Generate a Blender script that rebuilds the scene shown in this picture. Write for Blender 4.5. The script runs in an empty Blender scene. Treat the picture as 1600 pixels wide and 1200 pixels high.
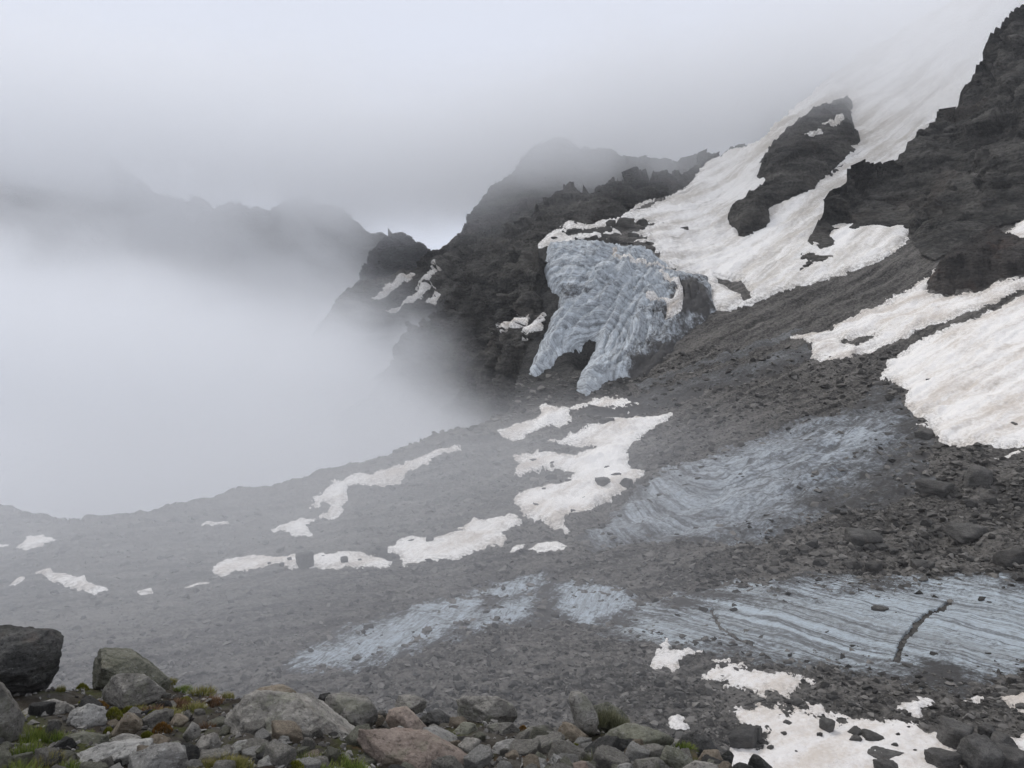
import bpy, bmesh, math, random
import numpy as np

# ------------------------------------------------------------------ camera, sky, sun, exposure
FOC, CX, CY, HZ = 1232.0, 800.0, 600.0, 560.0      # focal length and centre in photo pixels, horizon row
PITCH = math.atan((CY - HZ) / FOC)
scene = bpy.context.scene
col = scene.collection
cam = bpy.data.cameras.new('camera')
cam.sensor_width = 36.0
cam.lens = 36.0 * FOC / 1600.0
cam.clip_start, cam.clip_end = 0.05, 20000.0
camo = bpy.data.objects.new('camera', cam)
camo.location = (0, 0, 0)
camo.rotation_euler = (math.pi / 2 - PITCH, 0, 0)
col.objects.link(camo)
scene.camera = camo

SUN_EL, SUN_AZ = math.radians(52), math.radians(-35)
world = bpy.data.worlds.new('World')
scene.world = world
world.use_nodes = True
wn, wl = world.node_tree.nodes, world.node_tree.links
wn.clear()
sky = wn.new('ShaderNodeTexSky')
sky.sky_type = 'NISHITA'
sky.sun_disc = False
sky.sun_elevation = SUN_EL
sky.sun_rotation = SUN_AZ
sky.altitude = 2600
wbg = wn.new('ShaderNodeBackground')
wmix = wn.new('ShaderNodeMix')
wmix.data_type = 'RGBA'
wmix.inputs['Factor'].default_value = 0.93          # overcast: the cloud deck hides nearly all of the blue
wmix.inputs['B'].default_value = (7.85, 8.2, 9.2, 1)
wl.new(sky.outputs[0], wmix.inputs['A'])
wl.new(wmix.outputs['Result'], wbg.inputs['Color'])
wbg.inputs['Strength'].default_value = 0.10
wout = wn.new('ShaderNodeOutputWorld')
wl.new(wbg.outputs[0], wout.inputs['Surface'])

sun = bpy.data.lights.new('sun', 'SUN')
sun.energy = 1.4
sun.angle = math.radians(18)
sun.color = (1.0, 0.96, 0.9)
suno = bpy.data.objects.new('sun', sun)
suno.rotation_euler = (-(math.pi / 2 - SUN_EL), 0, math.radians(35))      # high, ahead and to the left, behind the cloud
col.objects.link(suno)

scene.view_settings.view_transform = 'Standard'
scene.view_settings.look = 'None'
scene.view_settings.exposure = 0.03
scene.view_settings.gamma = 1.0
scene.view_settings.use_curve_mapping = False
cy = scene.cycles
cy.use_denoising = True
cy.max_bounces = 10
cy.adaptive_threshold = 0.03
cy.diffuse_bounces = 3
cy.glossy_bounces = 2
cy.transmission_bounces = 2
cy.transparent_max_bounces = 8
cy.volume_bounces = 7
cy.volume_step_rate = 1.3
cy.volume_max_steps = 128
cy.sample_clamp_indirect = 4.0

# ------------------------------------------------------------------ numbers: noise, splines, polygons
rng = np.random.default_rng(7)
_perm = rng.permutation(256)
_perm = np.concatenate([_perm, _perm, _perm]).astype(np.int32)
_grad = rng.normal(size=(256, 3))
_grad /= np.linalg.norm(_grad, axis=1)[:, None]
_grad = _grad.astype(np.float32)

def noise3(P, s, off=0.0):
    """gradient noise at points P (n,3), s cycles per metre (number or 3 numbers)"""
    Q = (np.asarray(P, np.float32) * np.asarray(s, np.float32) + off)
    I = np.floor(Q).astype(np.int32)
    f = Q - I
    u = f * f * f * (f * (f * 6 - 15) + 10)
    I &= 255
    out = 0
    for dx in (0, 1):
        wx = u[..., 0] if dx else 1 - u[..., 0]
        a = _perm[I[..., 0] + dx]
        for dy in (0, 1):
            wy = u[..., 1] if dy else 1 - u[..., 1]
            b = _perm[a + I[..., 1] + dy]
            for dz in (0, 1):
                wz = u[..., 2] if dz else 1 - u[..., 2]
                g = _grad[_perm[b + I[..., 2] + dz] & 255]
                out = out + wx * wy * wz * (g[..., 0] * (f[..., 0] - dx) + g[..., 1] * (f[..., 1] - dy) + g[..., 2] * (f[..., 2] - dz))
    return out * 1.6

def fbm(P, s, octs=4, off=0.0, gain=0.5):
    a, t = 1.0, 0
    s = np.asarray(s, np.float32)
    for k in range(octs):
        t = t + a * noise3(P, s * (2.03 ** k), off + 17.3 * k)
        a *= gain
    return t

def ridged(P, s, octs=4, off=0.0, gain=0.5):
    a, t = 1.0, 0
    s = np.asarray(s, np.float32)
    for k in range(octs):
        t = t + a * (1 - 2.2 * np.abs(noise3(P, s * (2.07 ** k), off + 11.7 * k)))
        a *= gain
    return t

def facets(P, s, seed=0):
    """broken rock faces: every cell of a jittered lattice is its own tilted plane"""
    Q = np.asarray(P, np.float32) * s
    I = np.floor(Q).astype(np.int32)
    best = np.full(Q.shape[:-1], 1e9, np.float32)
    out = np.zeros(Q.shape[:-1], np.float32)
    r = np.random.default_rng(900 + seed)
    jit = r.uniform(0, 1, (256, 3)).astype(np.float32)
    til = r.normal(0, 0.75, (256, 3)).astype(np.float32)
    hgt = r.uniform(-0.5, 0.5, 256).astype(np.float32)
    for dx in (-1, 0, 1):
        for dy in (-1, 0, 1):
            for dz in (-1, 0, 1):
                C = I + np.array([dx, dy, dz], np.int32)
                h = _perm[_perm[_perm[C[..., 0] & 255] + (C[..., 1] & 255)] + (C[..., 2] & 255)] & 255
                v = Q - C - jit[h]
                d = (v * v).sum(-1)
                m = d < best
                best = np.where(m, d, best)
                out = np.where(m, hgt[h] + (v * til[h]).sum(-1), out)
    return np.clip(out, -1.4, 1.4)

def rays(px, py):
    """camera rays with forward (y) component 1"""
    x = (np.asarray(px, float) - CX) / FOC
    y = (CY - np.asarray(py, float)) / FOC
    Y = math.cos(PITCH) + y * math.sin(PITCH)
    Z = -math.sin(PITCH) + y * math.cos(PITCH)
    return np.stack([x / Y, np.ones_like(Y), Z / Y], -1)

def at(px, py, d):
    return rays(px, py) * np.asarray(d, float)[..., None]

class Spline:
    """thin-plate surface log(d) over the control points (px, py, d)"""
    def __init__(self, pts):
        p = np.array(pts, float)
        self.c = p[:, :2] / 200.0
        v = np.log(p[:, 2])
        n = len(p)
        A = np.zeros((n + 3, n + 3))
        A[:n, :n] = self.k(np.linalg.norm(self.c[:, None] - self.c[None], axis=2)) + np.eye(n) * 0.004
        A[:n, n] = 1; A[:n, n + 1:] = self.c
        A[n, :n] = 1; A[n + 1:, :n] = self.c.T
        self.w = np.linalg.solve(A, np.concatenate([v, [0, 0, 0]]))
    @staticmethod
    def k(r):
        return r * r * np.log(r + 1e-9)
    def __call__(self, px, py):
        q = np.stack([np.ravel(px), np.ravel(py)], -1) / 200.0
        out = self.w[-3] + q @ self.w[-2:]
        for i in range(len(self.c)):
            r2 = ((q - self.c[i]) ** 2).sum(1) + 1e-12
            out += self.w[i] * 0.5 * r2 * np.log(r2)
        return np.exp(out).reshape(np.shape(px))

def signed(poly, X, Y):
    """signed distance to a polygon, positive inside"""
    p = np.array(poly, float)
    q = np.roll(p, -1, 0)
    best = np.full(X.shape, 1e9)
    ins = np.zeros(X.shape, bool)
    for (ax, ay), (bx, by) in zip(p, q):
        ex, ey = bx - ax, by - ay
        t = np.clip(((X - ax) * ex + (Y - ay) * ey) / (ex * ex + ey * ey + 1e-9), 0, 1)
        best = np.minimum(best, (X - ax - t * ex) ** 2 + (Y - ay - t * ey) ** 2)
        c = ((ay > Y) != (by > Y)) & (X < (bx - ax) * (Y - ay) / (by - ay + 1e-12) + ax)
        ins ^= c
    best = np.sqrt(best)
    return np.where(ins, best, -best)

def sstep(a, b, x):
    t = np.clip((x - a) / (b - a), 0, 1)
    return t * t * (3 - 2 * t)

# ------------------------------------------------------------------ mesh helpers
def fast_mesh(name, V, Fq, mat=None, attrs=None, flat=False):
    Fq = np.asarray(Fq, np.int32)
    k = Fq.shape[1]
    me = bpy.data.meshes.new(name)
    me.vertices.add(len(V))
    me.vertices.foreach_set('co', np.asarray(V, np.float32).ravel())
    me.loops.add(Fq.size)
    me.loops.foreach_set('vertex_index', Fq.ravel())
    me.polygons.add(len(Fq))
    me.polygons.foreach_set('loop_start', np.arange(0, Fq.size, k, dtype=np.int32))
    for an, av in (attrs or {}).items():
        av = np.asarray(av, np.float32)
        if av.ndim == 1:
            a = me.attributes.new(an, 'FLOAT', 'POINT'); a.data.foreach_set('value', av)
        else:
            a = me.attributes.new(an, 'FLOAT_VECTOR', 'POINT'); a.data.foreach_set('vector', av.ravel())
    if flat:
        a = me.attributes.new('sharp_face', 'BOOLEAN', 'FACE')
        a.data.foreach_set('value', np.ones(len(Fq), bool))
    me.update(calc_edges=True)
    me.validate()
    if mat: me.materials.append(mat)
    return me

def link(name, me, parent=None):
    o = bpy.data.objects.new(name, me)
    col.objects.link(o)
    if parent: o.parent = parent
    return o

def tag(o, label=None, cat=None, group=None, kind=None):
    if label: o['label'] = label
    if cat: o['category'] = cat
    if group: o['group'] = group
    if kind: o['kind'] = kind
    return o

def grid_faces(keep):
    ny, nx = keep.shape
    idx = np.full(keep.shape, -1, np.int32)
    idx[keep] = np.arange(keep.sum())
    a, b, c, d = idx[:-1, :-1], idx[1:, :-1], idx[1:, 1:], idx[:-1, 1:]
    ok = (a >= 0) & (b >= 0) & (c >= 0) & (d >= 0)
    return np.stack([a[ok], b[ok], c[ok], d[ok]], -1)

def normals(P):
    gy, gx = np.gradient(P, axis=0), np.gradient(P, axis=1)
    n = np.cross(gy, gx)
    n /= np.linalg.norm(n, axis=2)[..., None] + 1e-12
    # pointing towards the side the light comes from (up / to the viewer)
    s = np.sign((n * -P).sum(2))
    s[s == 0] = 1
    return n * s[..., None]

def interp(poly, x):
    p = np.array(poly, float)
    return np.interp(x, p[:, 0], p[:, 1])

class Sheet:
    """a piece of terrain: grid of points at their own distances; top = skyline (the ground rolls over behind it)"""
    def __init__(self, x0, x1, y0, y1, step, depth, top=None, bottom=None, roll=(3.0, 2.0), rough=0.0, rgain=0.72):
        xs, ys = np.arange(x0, x1, step), np.arange(y0, y1, step)
        X, Y = np.meshgrid(xs, ys)
        K = np.zeros_like(X)
        if top is not None:
            T = interp(top, X)
            if rough:
                q = np.stack([xs, xs * 0, xs * 0], -1)
                T = T + rough * fbm(q, 0.02, 6, 3.1, rgain)[None]
            K = np.clip(np.ceil((T - Y) / step), 0, 99)
            Y = np.maximum(Y, T)
        self.X, self.Y, self.step = X, Y, step
        self.keep = K <= 7
        if bottom is not None:
            self.keep &= Y <= interp(bottom, X)
        D = depth(X, Y)
        P = at(X, Y, D)
        P[..., 1] += K ** 1.3 * roll[0]
        P[..., 2] -= K ** 1.3 * roll[1]
        self.D, self.P0, self.K = D, P, K
        self.N = normals(P)
        self.P1 = P
        self.Ps = P
        self.cover = np.full(X.shape, -99.0)
        self.icy = np.zeros(X.shape)
    def build(self, name, mat, attrs=None, cut=None):
        keep = self.keep if cut is None else self.keep & ~cut
        F = grid_faces(keep)
        V = self.P1[keep]
        at_ = {k: v[keep] for k, v in (attrs or {}).items()}
        return link(name, fast_mesh(name, V, F, mat, at_))
    def axes(self, cx, cy, ang):
        """unit vectors along and across a direction (degrees, up to the right in the picture is positive) lying in the surface"""
        j = int(np.argmin(np.abs(self.X[0] - cx)))
        i = int(np.argmin(np.abs(self.Y[:, j] - cy)))
        i = min(max(i, 6), self.X.shape[0] - 7); j = min(max(j, 6), self.X.shape[1] - 7)
        gx = self.P0[i, j + 5] - self.P0[i, j - 5]
        gy = self.P0[i - 5, j] - self.P0[i + 5, j]
        a = gx * math.cos(math.radians(ang)) + gy * math.sin(math.radians(ang))
        a /= np.linalg.norm(a)
        n = self.N[i, j]
        c = np.cross(n, a)
        return a, c / np.linalg.norm(c)

def on_top(sh):
    """sheet sh with the overlay just laid as its new surface"""
    import copy
    t = copy.copy(sh)
    sl, V = sh.last
    t.Ps = sh.Ps.copy(); t.Ps[sl] = V
    t.P1 = t.Ps
    return t

def overlay(sh, name, mat, polys, holes=(), thick=1.0, width=12.0, edge=5.0, escale=0.35, sink=0.25, angle=None, relief=None,
            clean=None, seed=0.0, lift=None, bands=None, up=0.5, base_mix=0.0, rel_edge=(-2, 10), face=False):
    """a sheet of snow, ice or rock lying on terrain sheet sh inside outlines given in photo pixels"""
    allp = np.concatenate([np.array(p, float) for p in polys])
    m = 14 + edge * 2
    x0, y0 = allp.min(0) - m
    x1, y1 = allp.max(0) + m
    cols = np.where((sh.X[0] >= x0) & (sh.X[0] <= x1))[0]
    rows = np.where((sh.Y.max(1) >= y0) & (sh.Y.min(1) <= y1))[0]
    sl = (slice(rows[0], rows[-1] + 1), slice(cols[0], cols[-1] + 1))
    X, Y, D, P, N, kp = sh.X[sl], sh.Y[sl], sh.D[sl], sh.Ps[sl], sh.N[sl], sh.keep[sl]
    sd = np.full(X.shape, -1e9)
    for p in polys: sd = np.maximum(sd, signed(p, X, Y))
    for p in holes: sd = np.minimum(sd, -signed(p, X, Y))
    sd = np.where(Y < y0 - 5, -99, sd)
    q = P.copy(); q[..., 1] *= 0.5
    px2m = D / FOC
    # ragged edge, in metres of ground
    sd = sd + edge * fbm(q, escale * 0.35, 6, seed, 0.74)
    s = sd * px2m
    w = width * px2m
    t = np.where(sd > 0, thick * (1 - np.exp(-np.maximum(s, 0) / w)), sd * sink * px2m * 2)
    if lift is not None: t = t + lift(X, Y, P, sd)
    if base_mix: P = P * (1 - base_mix) + sh.P1[sl] * base_mix
    V = P + (N * (1 - up) + np.array([0, 0, 1.0]) * up) * t[..., None]
    nn = N
    if relief is not None:
        V = V + nn * (relief(V, X, Y) * sstep(rel_edge[0], rel_edge[1], sd))[..., None]
    keep = (sd > -7) & kp & (sh.K[sl] <= 1)
    sh.last = (sl, V)
    if clean is None: sh.cover[sl] = np.maximum(sh.cover[sl], sd)
    else: sh.icy[sl] = np.maximum(sh.icy[sl], clean(X, Y, V) * 1.25 * (sd > 0))
    F = grid_faces(keep)
    attrs = {'edge': np.clip(sd / 20.0, -1, 4)[keep]}
    if face: attrs['face'] = (0.5 + 0.5 * facets(V, 0.07, 5))[keep]
    if angle is not None:
        c = allp.mean(0)
        a, b = sh.axes(c[0], c[1], angle)
        B0 = sh.P0[sl]
        attrs['flow'] = np.stack([(B0 @ a)[keep], (B0 @ b)[keep], (B0 @ np.cross(a, b))[keep] * 0.5], -1)
    if clean is not None: attrs['clean'] = clean(X, Y, V)[keep]
    if bands is not None: attrs['bands'] = bands(X, Y, V)[keep]
    return link(name, fast_mesh(name, V[keep], F, mat, attrs))

# ------------------------------------------------------------------ node helpers
class NT:
    def __init__(self, name, volume=False):
        self.m = bpy.data.materials.new(name)
        self.m.use_nodes = True
        self.t = self.m.node_tree
        self.t.nodes.clear()
        self.out = self.t.nodes.new('ShaderNodeOutputMaterial')
    def n(self, typ, **kw):
        x = self.t.nodes.new(typ)
        for k, v in kw.items(): setattr(x, k, v)
        return x
    def set(self, sock, v):
        if isinstance(v, bpy.types.NodeSocket): self.t.links.new(v, sock)
        elif isinstance(v, (tuple, list)) and len(v) == 3 and sock.type == 'RGBA': sock.default_value = (*v, 1)
        else: sock.default_value = v
    def math(self, op, a, b=0.0, c=None, clamp=False):
        x = self.n('ShaderNodeMath', operation=op, use_clamp=clamp)
        self.set(x.inputs[0], a); self.set(x.inputs[1], b)
        if c is not None: self.set(x.inputs[2], c)
        return x.outputs[0]
    def pos(self):
        return self.n('ShaderNodeTexCoord').outputs['Object']
    def attr(self, name):
        return self.n('ShaderNodeAttribute', attribute_name=name)
    def mapping(self, v, scale=(1, 1, 1), loc=(0, 0, 0), rot=(0, 0, 0)):
        x = self.n('ShaderNodeMapping')
        self.set(x.inputs['Vector'], v)
        x.inputs['Scale'].default_value = scale; x.inputs['Location'].default_value = loc; x.inputs['Rotation'].default_value = rot
        return x.outputs[0]
    def noise(self, v, scale, detail=4, rough=0.55, dist=0.0, color=False):
        x = self.n('ShaderNodeTexNoise')
        self.set(x.inputs['Vector'], v)
        x.inputs['Scale'].default_value = scale; x.inputs['Detail'].default_value = detail
        x.inputs['Roughness'].default_value = rough; x.inputs['Distortion'].default_value = dist
        return x.outputs['Color' if color else 0]
    def voro(self, v, scale, feature='F1', out='Distance', rand=1.0):
        x = self.n('ShaderNodeTexVoronoi', feature=feature)
        self.set(x.inputs['Vector'], v); x.inputs['Scale'].default_value = scale; x.inputs['Randomness'].default_value = rand
        return x.outputs[out]
    def ramp(self, v, stops, interp='LINEAR'):
        x = self.n('ShaderNodeValToRGB')
        self.set(x.inputs[0], v)
        r = x.color_ramp; r.interpolation = interp
        while len(r.elements) < len(stops): r.elements.new(0.5)
        for e, (p, c) in zip(r.elements, stops):
            e.position = p
            e.color = (c, c, c, 1) if not isinstance(c, tuple) else (*c, 1)
        return x.outputs[0]
    def rng(self, v, a, b, c=0.0, d=1.0, smooth=True):
        x = self.n('ShaderNodeMapRange', interpolation_type='SMOOTHSTEP' if smooth else 'LINEAR')
        self.set(x.inputs[0], v)
        for i, q in enumerate((a, b, c, d)): self.set(x.inputs[i + 1], q)
        return x.outputs[0]
    def mix(self, f, a, b, blend='MIX'):
        x = self.n('ShaderNodeMix', data_type='RGBA', blend_type=blend)
        self.set(x.inputs['Factor'], f)
        self.set(x.inputs['A'], a); self.set(x.inputs['B'], b)
        return x.outputs['Result']
    def sep(self, v):
        x = self.n('ShaderNodeSeparateXYZ'); self.set(x.inputs[0], v)
        return x.outputs
    def bump(self, h, strength, dist, prev=None):
        x = self.n('ShaderNodeBump')
        self.set(x.inputs['Height'], h); x.inputs['Strength'].default_value = strength; x.inputs['Distance'].default_value = dist
        if prev is not None: self.set(x.inputs['Normal'], prev)
        return x.outputs[0]
    def surface(self, color, rough=0.9, normal=None, spec=0.3, sss=None):
        b = self.n('ShaderNodeBsdfPrincipled')
        self.set(b.inputs['Base Color'], color); self.set(b.inputs['Roughness'], rough)
        b.inputs['Specular IOR Level'].default_value = spec
        if normal is not None: self.set(b.inputs['Normal'], normal)
        self.t.links.new(b.outputs[0], self.out.inputs['Surface'])
        return self.m
    def volume(self, density, color=(0.984, 0.989, 0.997), aniso=0.0):
        b = self.n('ShaderNodeVolumePrincipled')
        self.set(b.inputs['Color'], color); self.set(b.inputs['Density'], density)
        b.inputs['Anisotropy'].default_value = aniso
        self.t.links.new(b.outputs[0], self.out.inputs['Volume'])
        return self.m
# ------------------------------------------------------------------ materials of the setting
def mat_rubble_ground(name, dark=(0.030, 0.0280, 0.0255), light=(0.175, 0.163, 0.147), scale=1.0):
    t = NT(name)
    p = t.pos()
    fl = t.attr('flow').outputs['Vector']
    big = t.noise(p, 0.035 * scale, 4, 0.6)
    streak = t.noise(t.mapping(fl, (0.025, 0.32, 0.1)), 1.0, 6, 0.62)
    fine = t.noise(p, 1.3 * scale, 6, 0.7)
    cell = t.voro(p, 1.6 * scale, out='Color')
    cv = t.math('MULTIPLY', t.sep(cell)[0], 0.22)
    f = t.math('ADD', t.math('MULTIPLY', big, 0.30), t.math('MULTIPLY', streak, 0.95))
    f = t.math('ADD', f, t.math('MULTIPLY', fine, 0.42))
    f = t.math('ADD', f, cv)
    f = t.rng(f, 0.68, 1.22)
    c = t.mix(f, dark, light)
    c = t.mix(t.attr('bedrock').outputs['Fac'], c, t.mix(f, (0.010, 0.010, 0.0098), (0.075, 0.072, 0.066)))
    h = t.math('ADD', t.voro(p, 1.1 * scale), t.noise(p, 2.6 * scale, 5, 0.7))
    nb = t.bump(h, 0.9, 0.45 / scale)
    return t.surface(c, 0.93, nb, 0.2)

def mat_cliff(name, dark=(0.014, 0.0136, 0.0126), light=(0.150, 0.141, 0.125), tint=(0.10, 0.075, 0.058), scale=1.0, tilt=0.5, tintamt=0.25):
    t = NT(name)
    p = t.pos()
    r = t.mapping(p, (0.03 * scale, 0.03 * scale, 0.16 * scale), rot=(0.15, tilt, 0.2))
    strata = t.noise(r, 1.0, 8, 0.68, 0.4)
    big = t.noise(p, 0.02 * scale, 5, 0.6)
    fine = t.noise(p, 0.55 * scale, 7, 0.72)
    f = t.math('ADD', t.math('MULTIPLY', strata, 0.6), t.math('MULTIPLY', big, 0.3))
    f = t.math('ADD', f, t.math('MULTIPLY', fine, 0.45))
    f = t.rng(f, 0.52, 0.88)
    c = t.mix(f, dark, light)
    tm = t.rng(t.noise(p, 0.03 * scale, 5, 0.6), 0.52, 0.72)
    c = t.mix(t.math('MULTIPLY', tm, tintamt), c, tint)
    fc = t.math('ADD', 0.62, t.math('MULTIPLY', t.attr('face').outputs['Fac'], 0.85))      # each broken face weathers to its own tone
    vm = t.n('ShaderNodeVectorMath', operation='SCALE')
    t.set(vm.inputs[0], c); t.set(vm.inputs['Scale'], fc)
    c = vm.outputs[0]
    h = t.math('ADD', t.math('MULTIPLY', strata, 2.0), t.math('ADD', fine, t.voro(t.mapping(p, (1, 1, 1.8), rot=(0.3, tilt, 0)), 0.35 * scale)))
    nb = t.bump(h, 1.0, 3.0 / scale)
    return t.surface(c, 0.9, nb, 0.2)

def mat_snow(name, scale=1.0, dirt=1.0, warm=(0.56, 0.50, 0.435), white=(0.83, 0.80, 0.755), streak=0.6, speck=(0.66, 0.72)):
    t = NT(name)
    p = t.pos()
    fl = t.attr('flow').outputs['Vector']
    n1 = t.noise(t.mapping(fl, (0.018 * scale, 0.16 * scale, 0.05)), 1.0, 7, 0.62)
    n2 = t.noise(p, 0.06 * scale, 5, 0.6)
    n3 = t.noise(p, 1.1 * scale, 5, 0.65)
    f = t.math('ADD', t.math('MULTIPLY', n1, streak), t.math('MULTIPLY', n2, 1.0 - streak))
    f = t.math('ADD', f, t.math('MULTIPLY', t.math('SUBTRACT', n3, 0.5), 0.3))
    f = t.rng(f, 0.42, 0.63)
    c = t.mix(f, white, warm)
    dk = t.rng(t.noise(t.mapping(fl, (0.030 * scale, 0.34 * scale, 0.1)), 1.0, 8, 0.74), 0.53, 0.76)
    c = t.mix(t.math('MULTIPLY', dk, 0.62 * dirt), c, (0.30, 0.268, 0.232))
    # grit sinking in near the melting edge
    e = t.rng(t.attr('edge').outputs['Fac'], 0.0, 0.65, 1.0, 0.0)
    g = t.rng(t.noise(p, 1.1 * scale, 8, 0.8), 0.44, 0.60)
    c = t.mix(t.math('MULTIPLY', t.math('MULTIPLY', e, g), 0.75), c, (0.24, 0.22, 0.195))
    sp = t.rng(t.noise(p, 2.6 * scale, 4, 0.65), *speck)
    c = t.mix(t.math('MULTIPLY', sp, 0.5), c, (0.2, 0.18, 0.165))
    h = t.math('ADD', t.noise(p, 0.9 * scale, 4, 0.6), t.voro(p, 0.9 * scale, 'SMOOTH_F1'))
    nb = t.bump(h, 0.45, 0.35 / scale)
    return t.surface(c, 0.75, nb, 0.25)

def mat_ice(name, ice=(0.40, 0.485, 0.545), dull=(0.27, 0.30, 0.325), rock=(0.066, 0.063, 0.060), freq=(0.05, 0.9), band_freq=0.0, line=0.35, soft=0.12, wide=0.035, grain=0.9, lscale=2.0):
    t = NT(name)
    p = t.pos()
    fl = t.attr('flow').outputs['Vector']
    clean = t.attr('clean').outputs['Fac']
    bands = t.attr('bands').outputs['Fac']
    if band_freq:
        comb = t.n('ShaderNodeCombineXYZ')
        t.set(comb.inputs[0], t.math('MULTIPLY', bands, band_freq))
        fl2 = t.sep(fl)
        t.set(comb.inputs[1], t.math('MULTIPLY', fl2[0], freq[0]))
        vec = comb.outputs[0]
    else:
        vec = t.mapping(fl, (freq[0], freq[1], 0.2))
    n1 = t.noise(vec, 1.0, 8, 0.72)
    n2 = t.noise(p, grain, 9, 0.80)
    n3 = t.noise(p, 0.11, 5, 0.65)
    f = t.math('ADD', t.math('MULTIPLY', n1, 0.36), t.math('MULTIPLY', n2, 0.42))
    f = t.math('ADD', f, t.math('MULTIPLY', n3, 0.38))          # about 0.57 in the mean
    th = t.math('SUBTRACT', 0.80, t.math('MULTIPLY', clean, 0.40))
    m = t.rng(t.math('SUBTRACT', f, th), -soft * 0.5, soft)
    ic = t.mix(t.rng(t.math('ADD', t.math('MULTIPLY', t.noise(vec, lscale * 1.3, 7, 0.7), 0.5), t.math('MULTIPLY', n2, 0.5)), 0.40, 0.60), dull, ice)
    # thin dark foliation lines: contour lines of a drawn-out noise
    for sc, am in ((lscale, 1.0), (lscale * 2.4, 0.6)):
        d = t.math('ABSOLUTE', t.math('SUBTRACT', t.noise(vec, sc, 2, 0.5, 0.0), 0.5))
        ln = t.rng(t.math('ADD', d, t.math('MULTIPLY', t.math('SUBTRACT', n2, 0.5), 0.10)), 0.0, wide, 1.0, 0.0)
        ic = t.mix(t.math('MULTIPLY', ln, line * am), ic, (0.085, 0.085, 0.085))
    rk = t.mix(n2, tuple(v * 0.6 for v in rock), tuple(v * 1.6 for v in rock))
    c = t.mix(m, rk, ic)
    h = t.math('ADD', t.noise(vec, lscale, 6, 0.65), t.math('MULTIPLY', n2, 1.2))
    nb = t.bump(h, 0.8, 0.6)
    ro = t.rng(m, 0, 1, 0.92, 0.6)
    return t.surface(c, ro, nb, 0.3)

M_RUB = mat_rubble_ground('moraine_rubble')
M_CLIFF = mat_cliff('dark_cliff_rock')
M_CLIFF_FAR = mat_cliff('far_cliff_rock', dark=(0.034, 0.035, 0.037), light=(0.115, 0.115, 0.115), scale=0.7, tintamt=0.1)
M_CLIFF_RED = mat_cliff('rusty_rock', dark=(0.032, 0.029, 0.027), light=(0.10, 0.088, 0.078), tint=(0.115, 0.072, 0.055), scale=1.5, tintamt=0.6)
M_SNOW = mat_snow('old_snow')
M_SNOW_NEAR = mat_snow('old_snow_near', scale=1.6, dirt=0.8, white=(0.72, 0.69, 0.655), speck=(0.60, 0.70))
M_SNOW_HIGH = mat_snow('high_snow', scale=0.55, dirt=1.4, white=(0.80, 0.775, 0.735), warm=(0.52, 0.48, 0.425), streak=0.75)

# ------------------------------------------------------------------ terrain: the debris basin and the slope that climbs to the snowfield
main_depth = Spline([
    (-140, 1330, 66), (-140, 1100, 91), (-140, 900, 143), (-140, 780, 205),
    (100, 1330, 66), (100, 1200, 78), (100, 1100, 91), (100, 1000, 112), (100, 900, 143), (100, 850, 165), (100, 806, 190),
    (400, 1330, 66), (400, 1200, 78), (400, 1100, 91), (400, 1000, 112), (400, 900, 144), (400, 850, 168), (400, 800, 192), (400, 757, 218),
    (700, 1330, 66), (700, 1200, 78), (700, 1100, 91), (700, 1000, 113), (700, 900, 145), (700, 850, 167), (700, 800, 190), (700, 750, 215), (700, 700, 240), (700, 672, 256),
    (850, 800, 190), (850, 700, 240), (850, 650, 275), (850, 610, 310), (840, 585, 335), (850, 540, 358), (860, 480, 385), (858, 400, 420),
    (1000, 1330, 65), (1000, 1200, 77), (1000, 1100, 90), (1000, 1000, 112), (1000, 900, 142), (1000, 850, 163), (1000, 800, 188), (1000, 700, 243), (1000, 640, 283), (1000, 600, 312),
    (1000, 560, 334), (1000, 500, 360), (1000, 450, 380), (1000, 405, 400), (930, 405, 402), (930, 450, 385), (1000, 375, 425), (930, 372, 428), (870, 365, 440), (940, 350, 458), (1000, 325, 495),
    (1090, 275, 570), (1100, 350, 480), (1100, 430, 398), (1130, 240, 620),
    (1200, 1330, 64), (1200, 1200, 76), (1200, 1100, 89), (1200, 1000, 110), (1200, 900, 137), (1200, 850, 156), (1200, 800, 177), (1200, 700, 225), (1200, 600, 283), (1200, 500, 343),
    (1200, 450, 374), (1200, 400, 412), (1200, 300, 500), (1200, 215, 600),
    (1400, 1330, 63), (1400, 1200, 75), (1400, 1100, 88), (1400, 1000, 109), (1400, 950, 121), (1400, 900, 134), (1400, 850, 149), (1400, 800, 167), (1400, 700, 209), (1400, 600, 258),
    (1400, 500, 312), (1400, 440, 345), (1400, 390, 375), (1400, 300, 475), (1400, 200, 580), (1400, 60, 760),
    (1600, 1330, 62), (1600, 1200, 74), (1600, 1100, 86), (1600, 1000, 106), (1600, 900, 128), (1600, 800, 156), (1600, 700, 192), (1600, 600, 232), (1600, 500, 274), (1600, 430, 308),
    (1600, 350, 360), (1600, 250, 460), (1600, 100, 640), (1600, -60, 820),
    (1750, 1330, 61), (1750, 1000, 104), (1750, 700, 182), (1750, 430, 300), (1750, 100, 640)])

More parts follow.
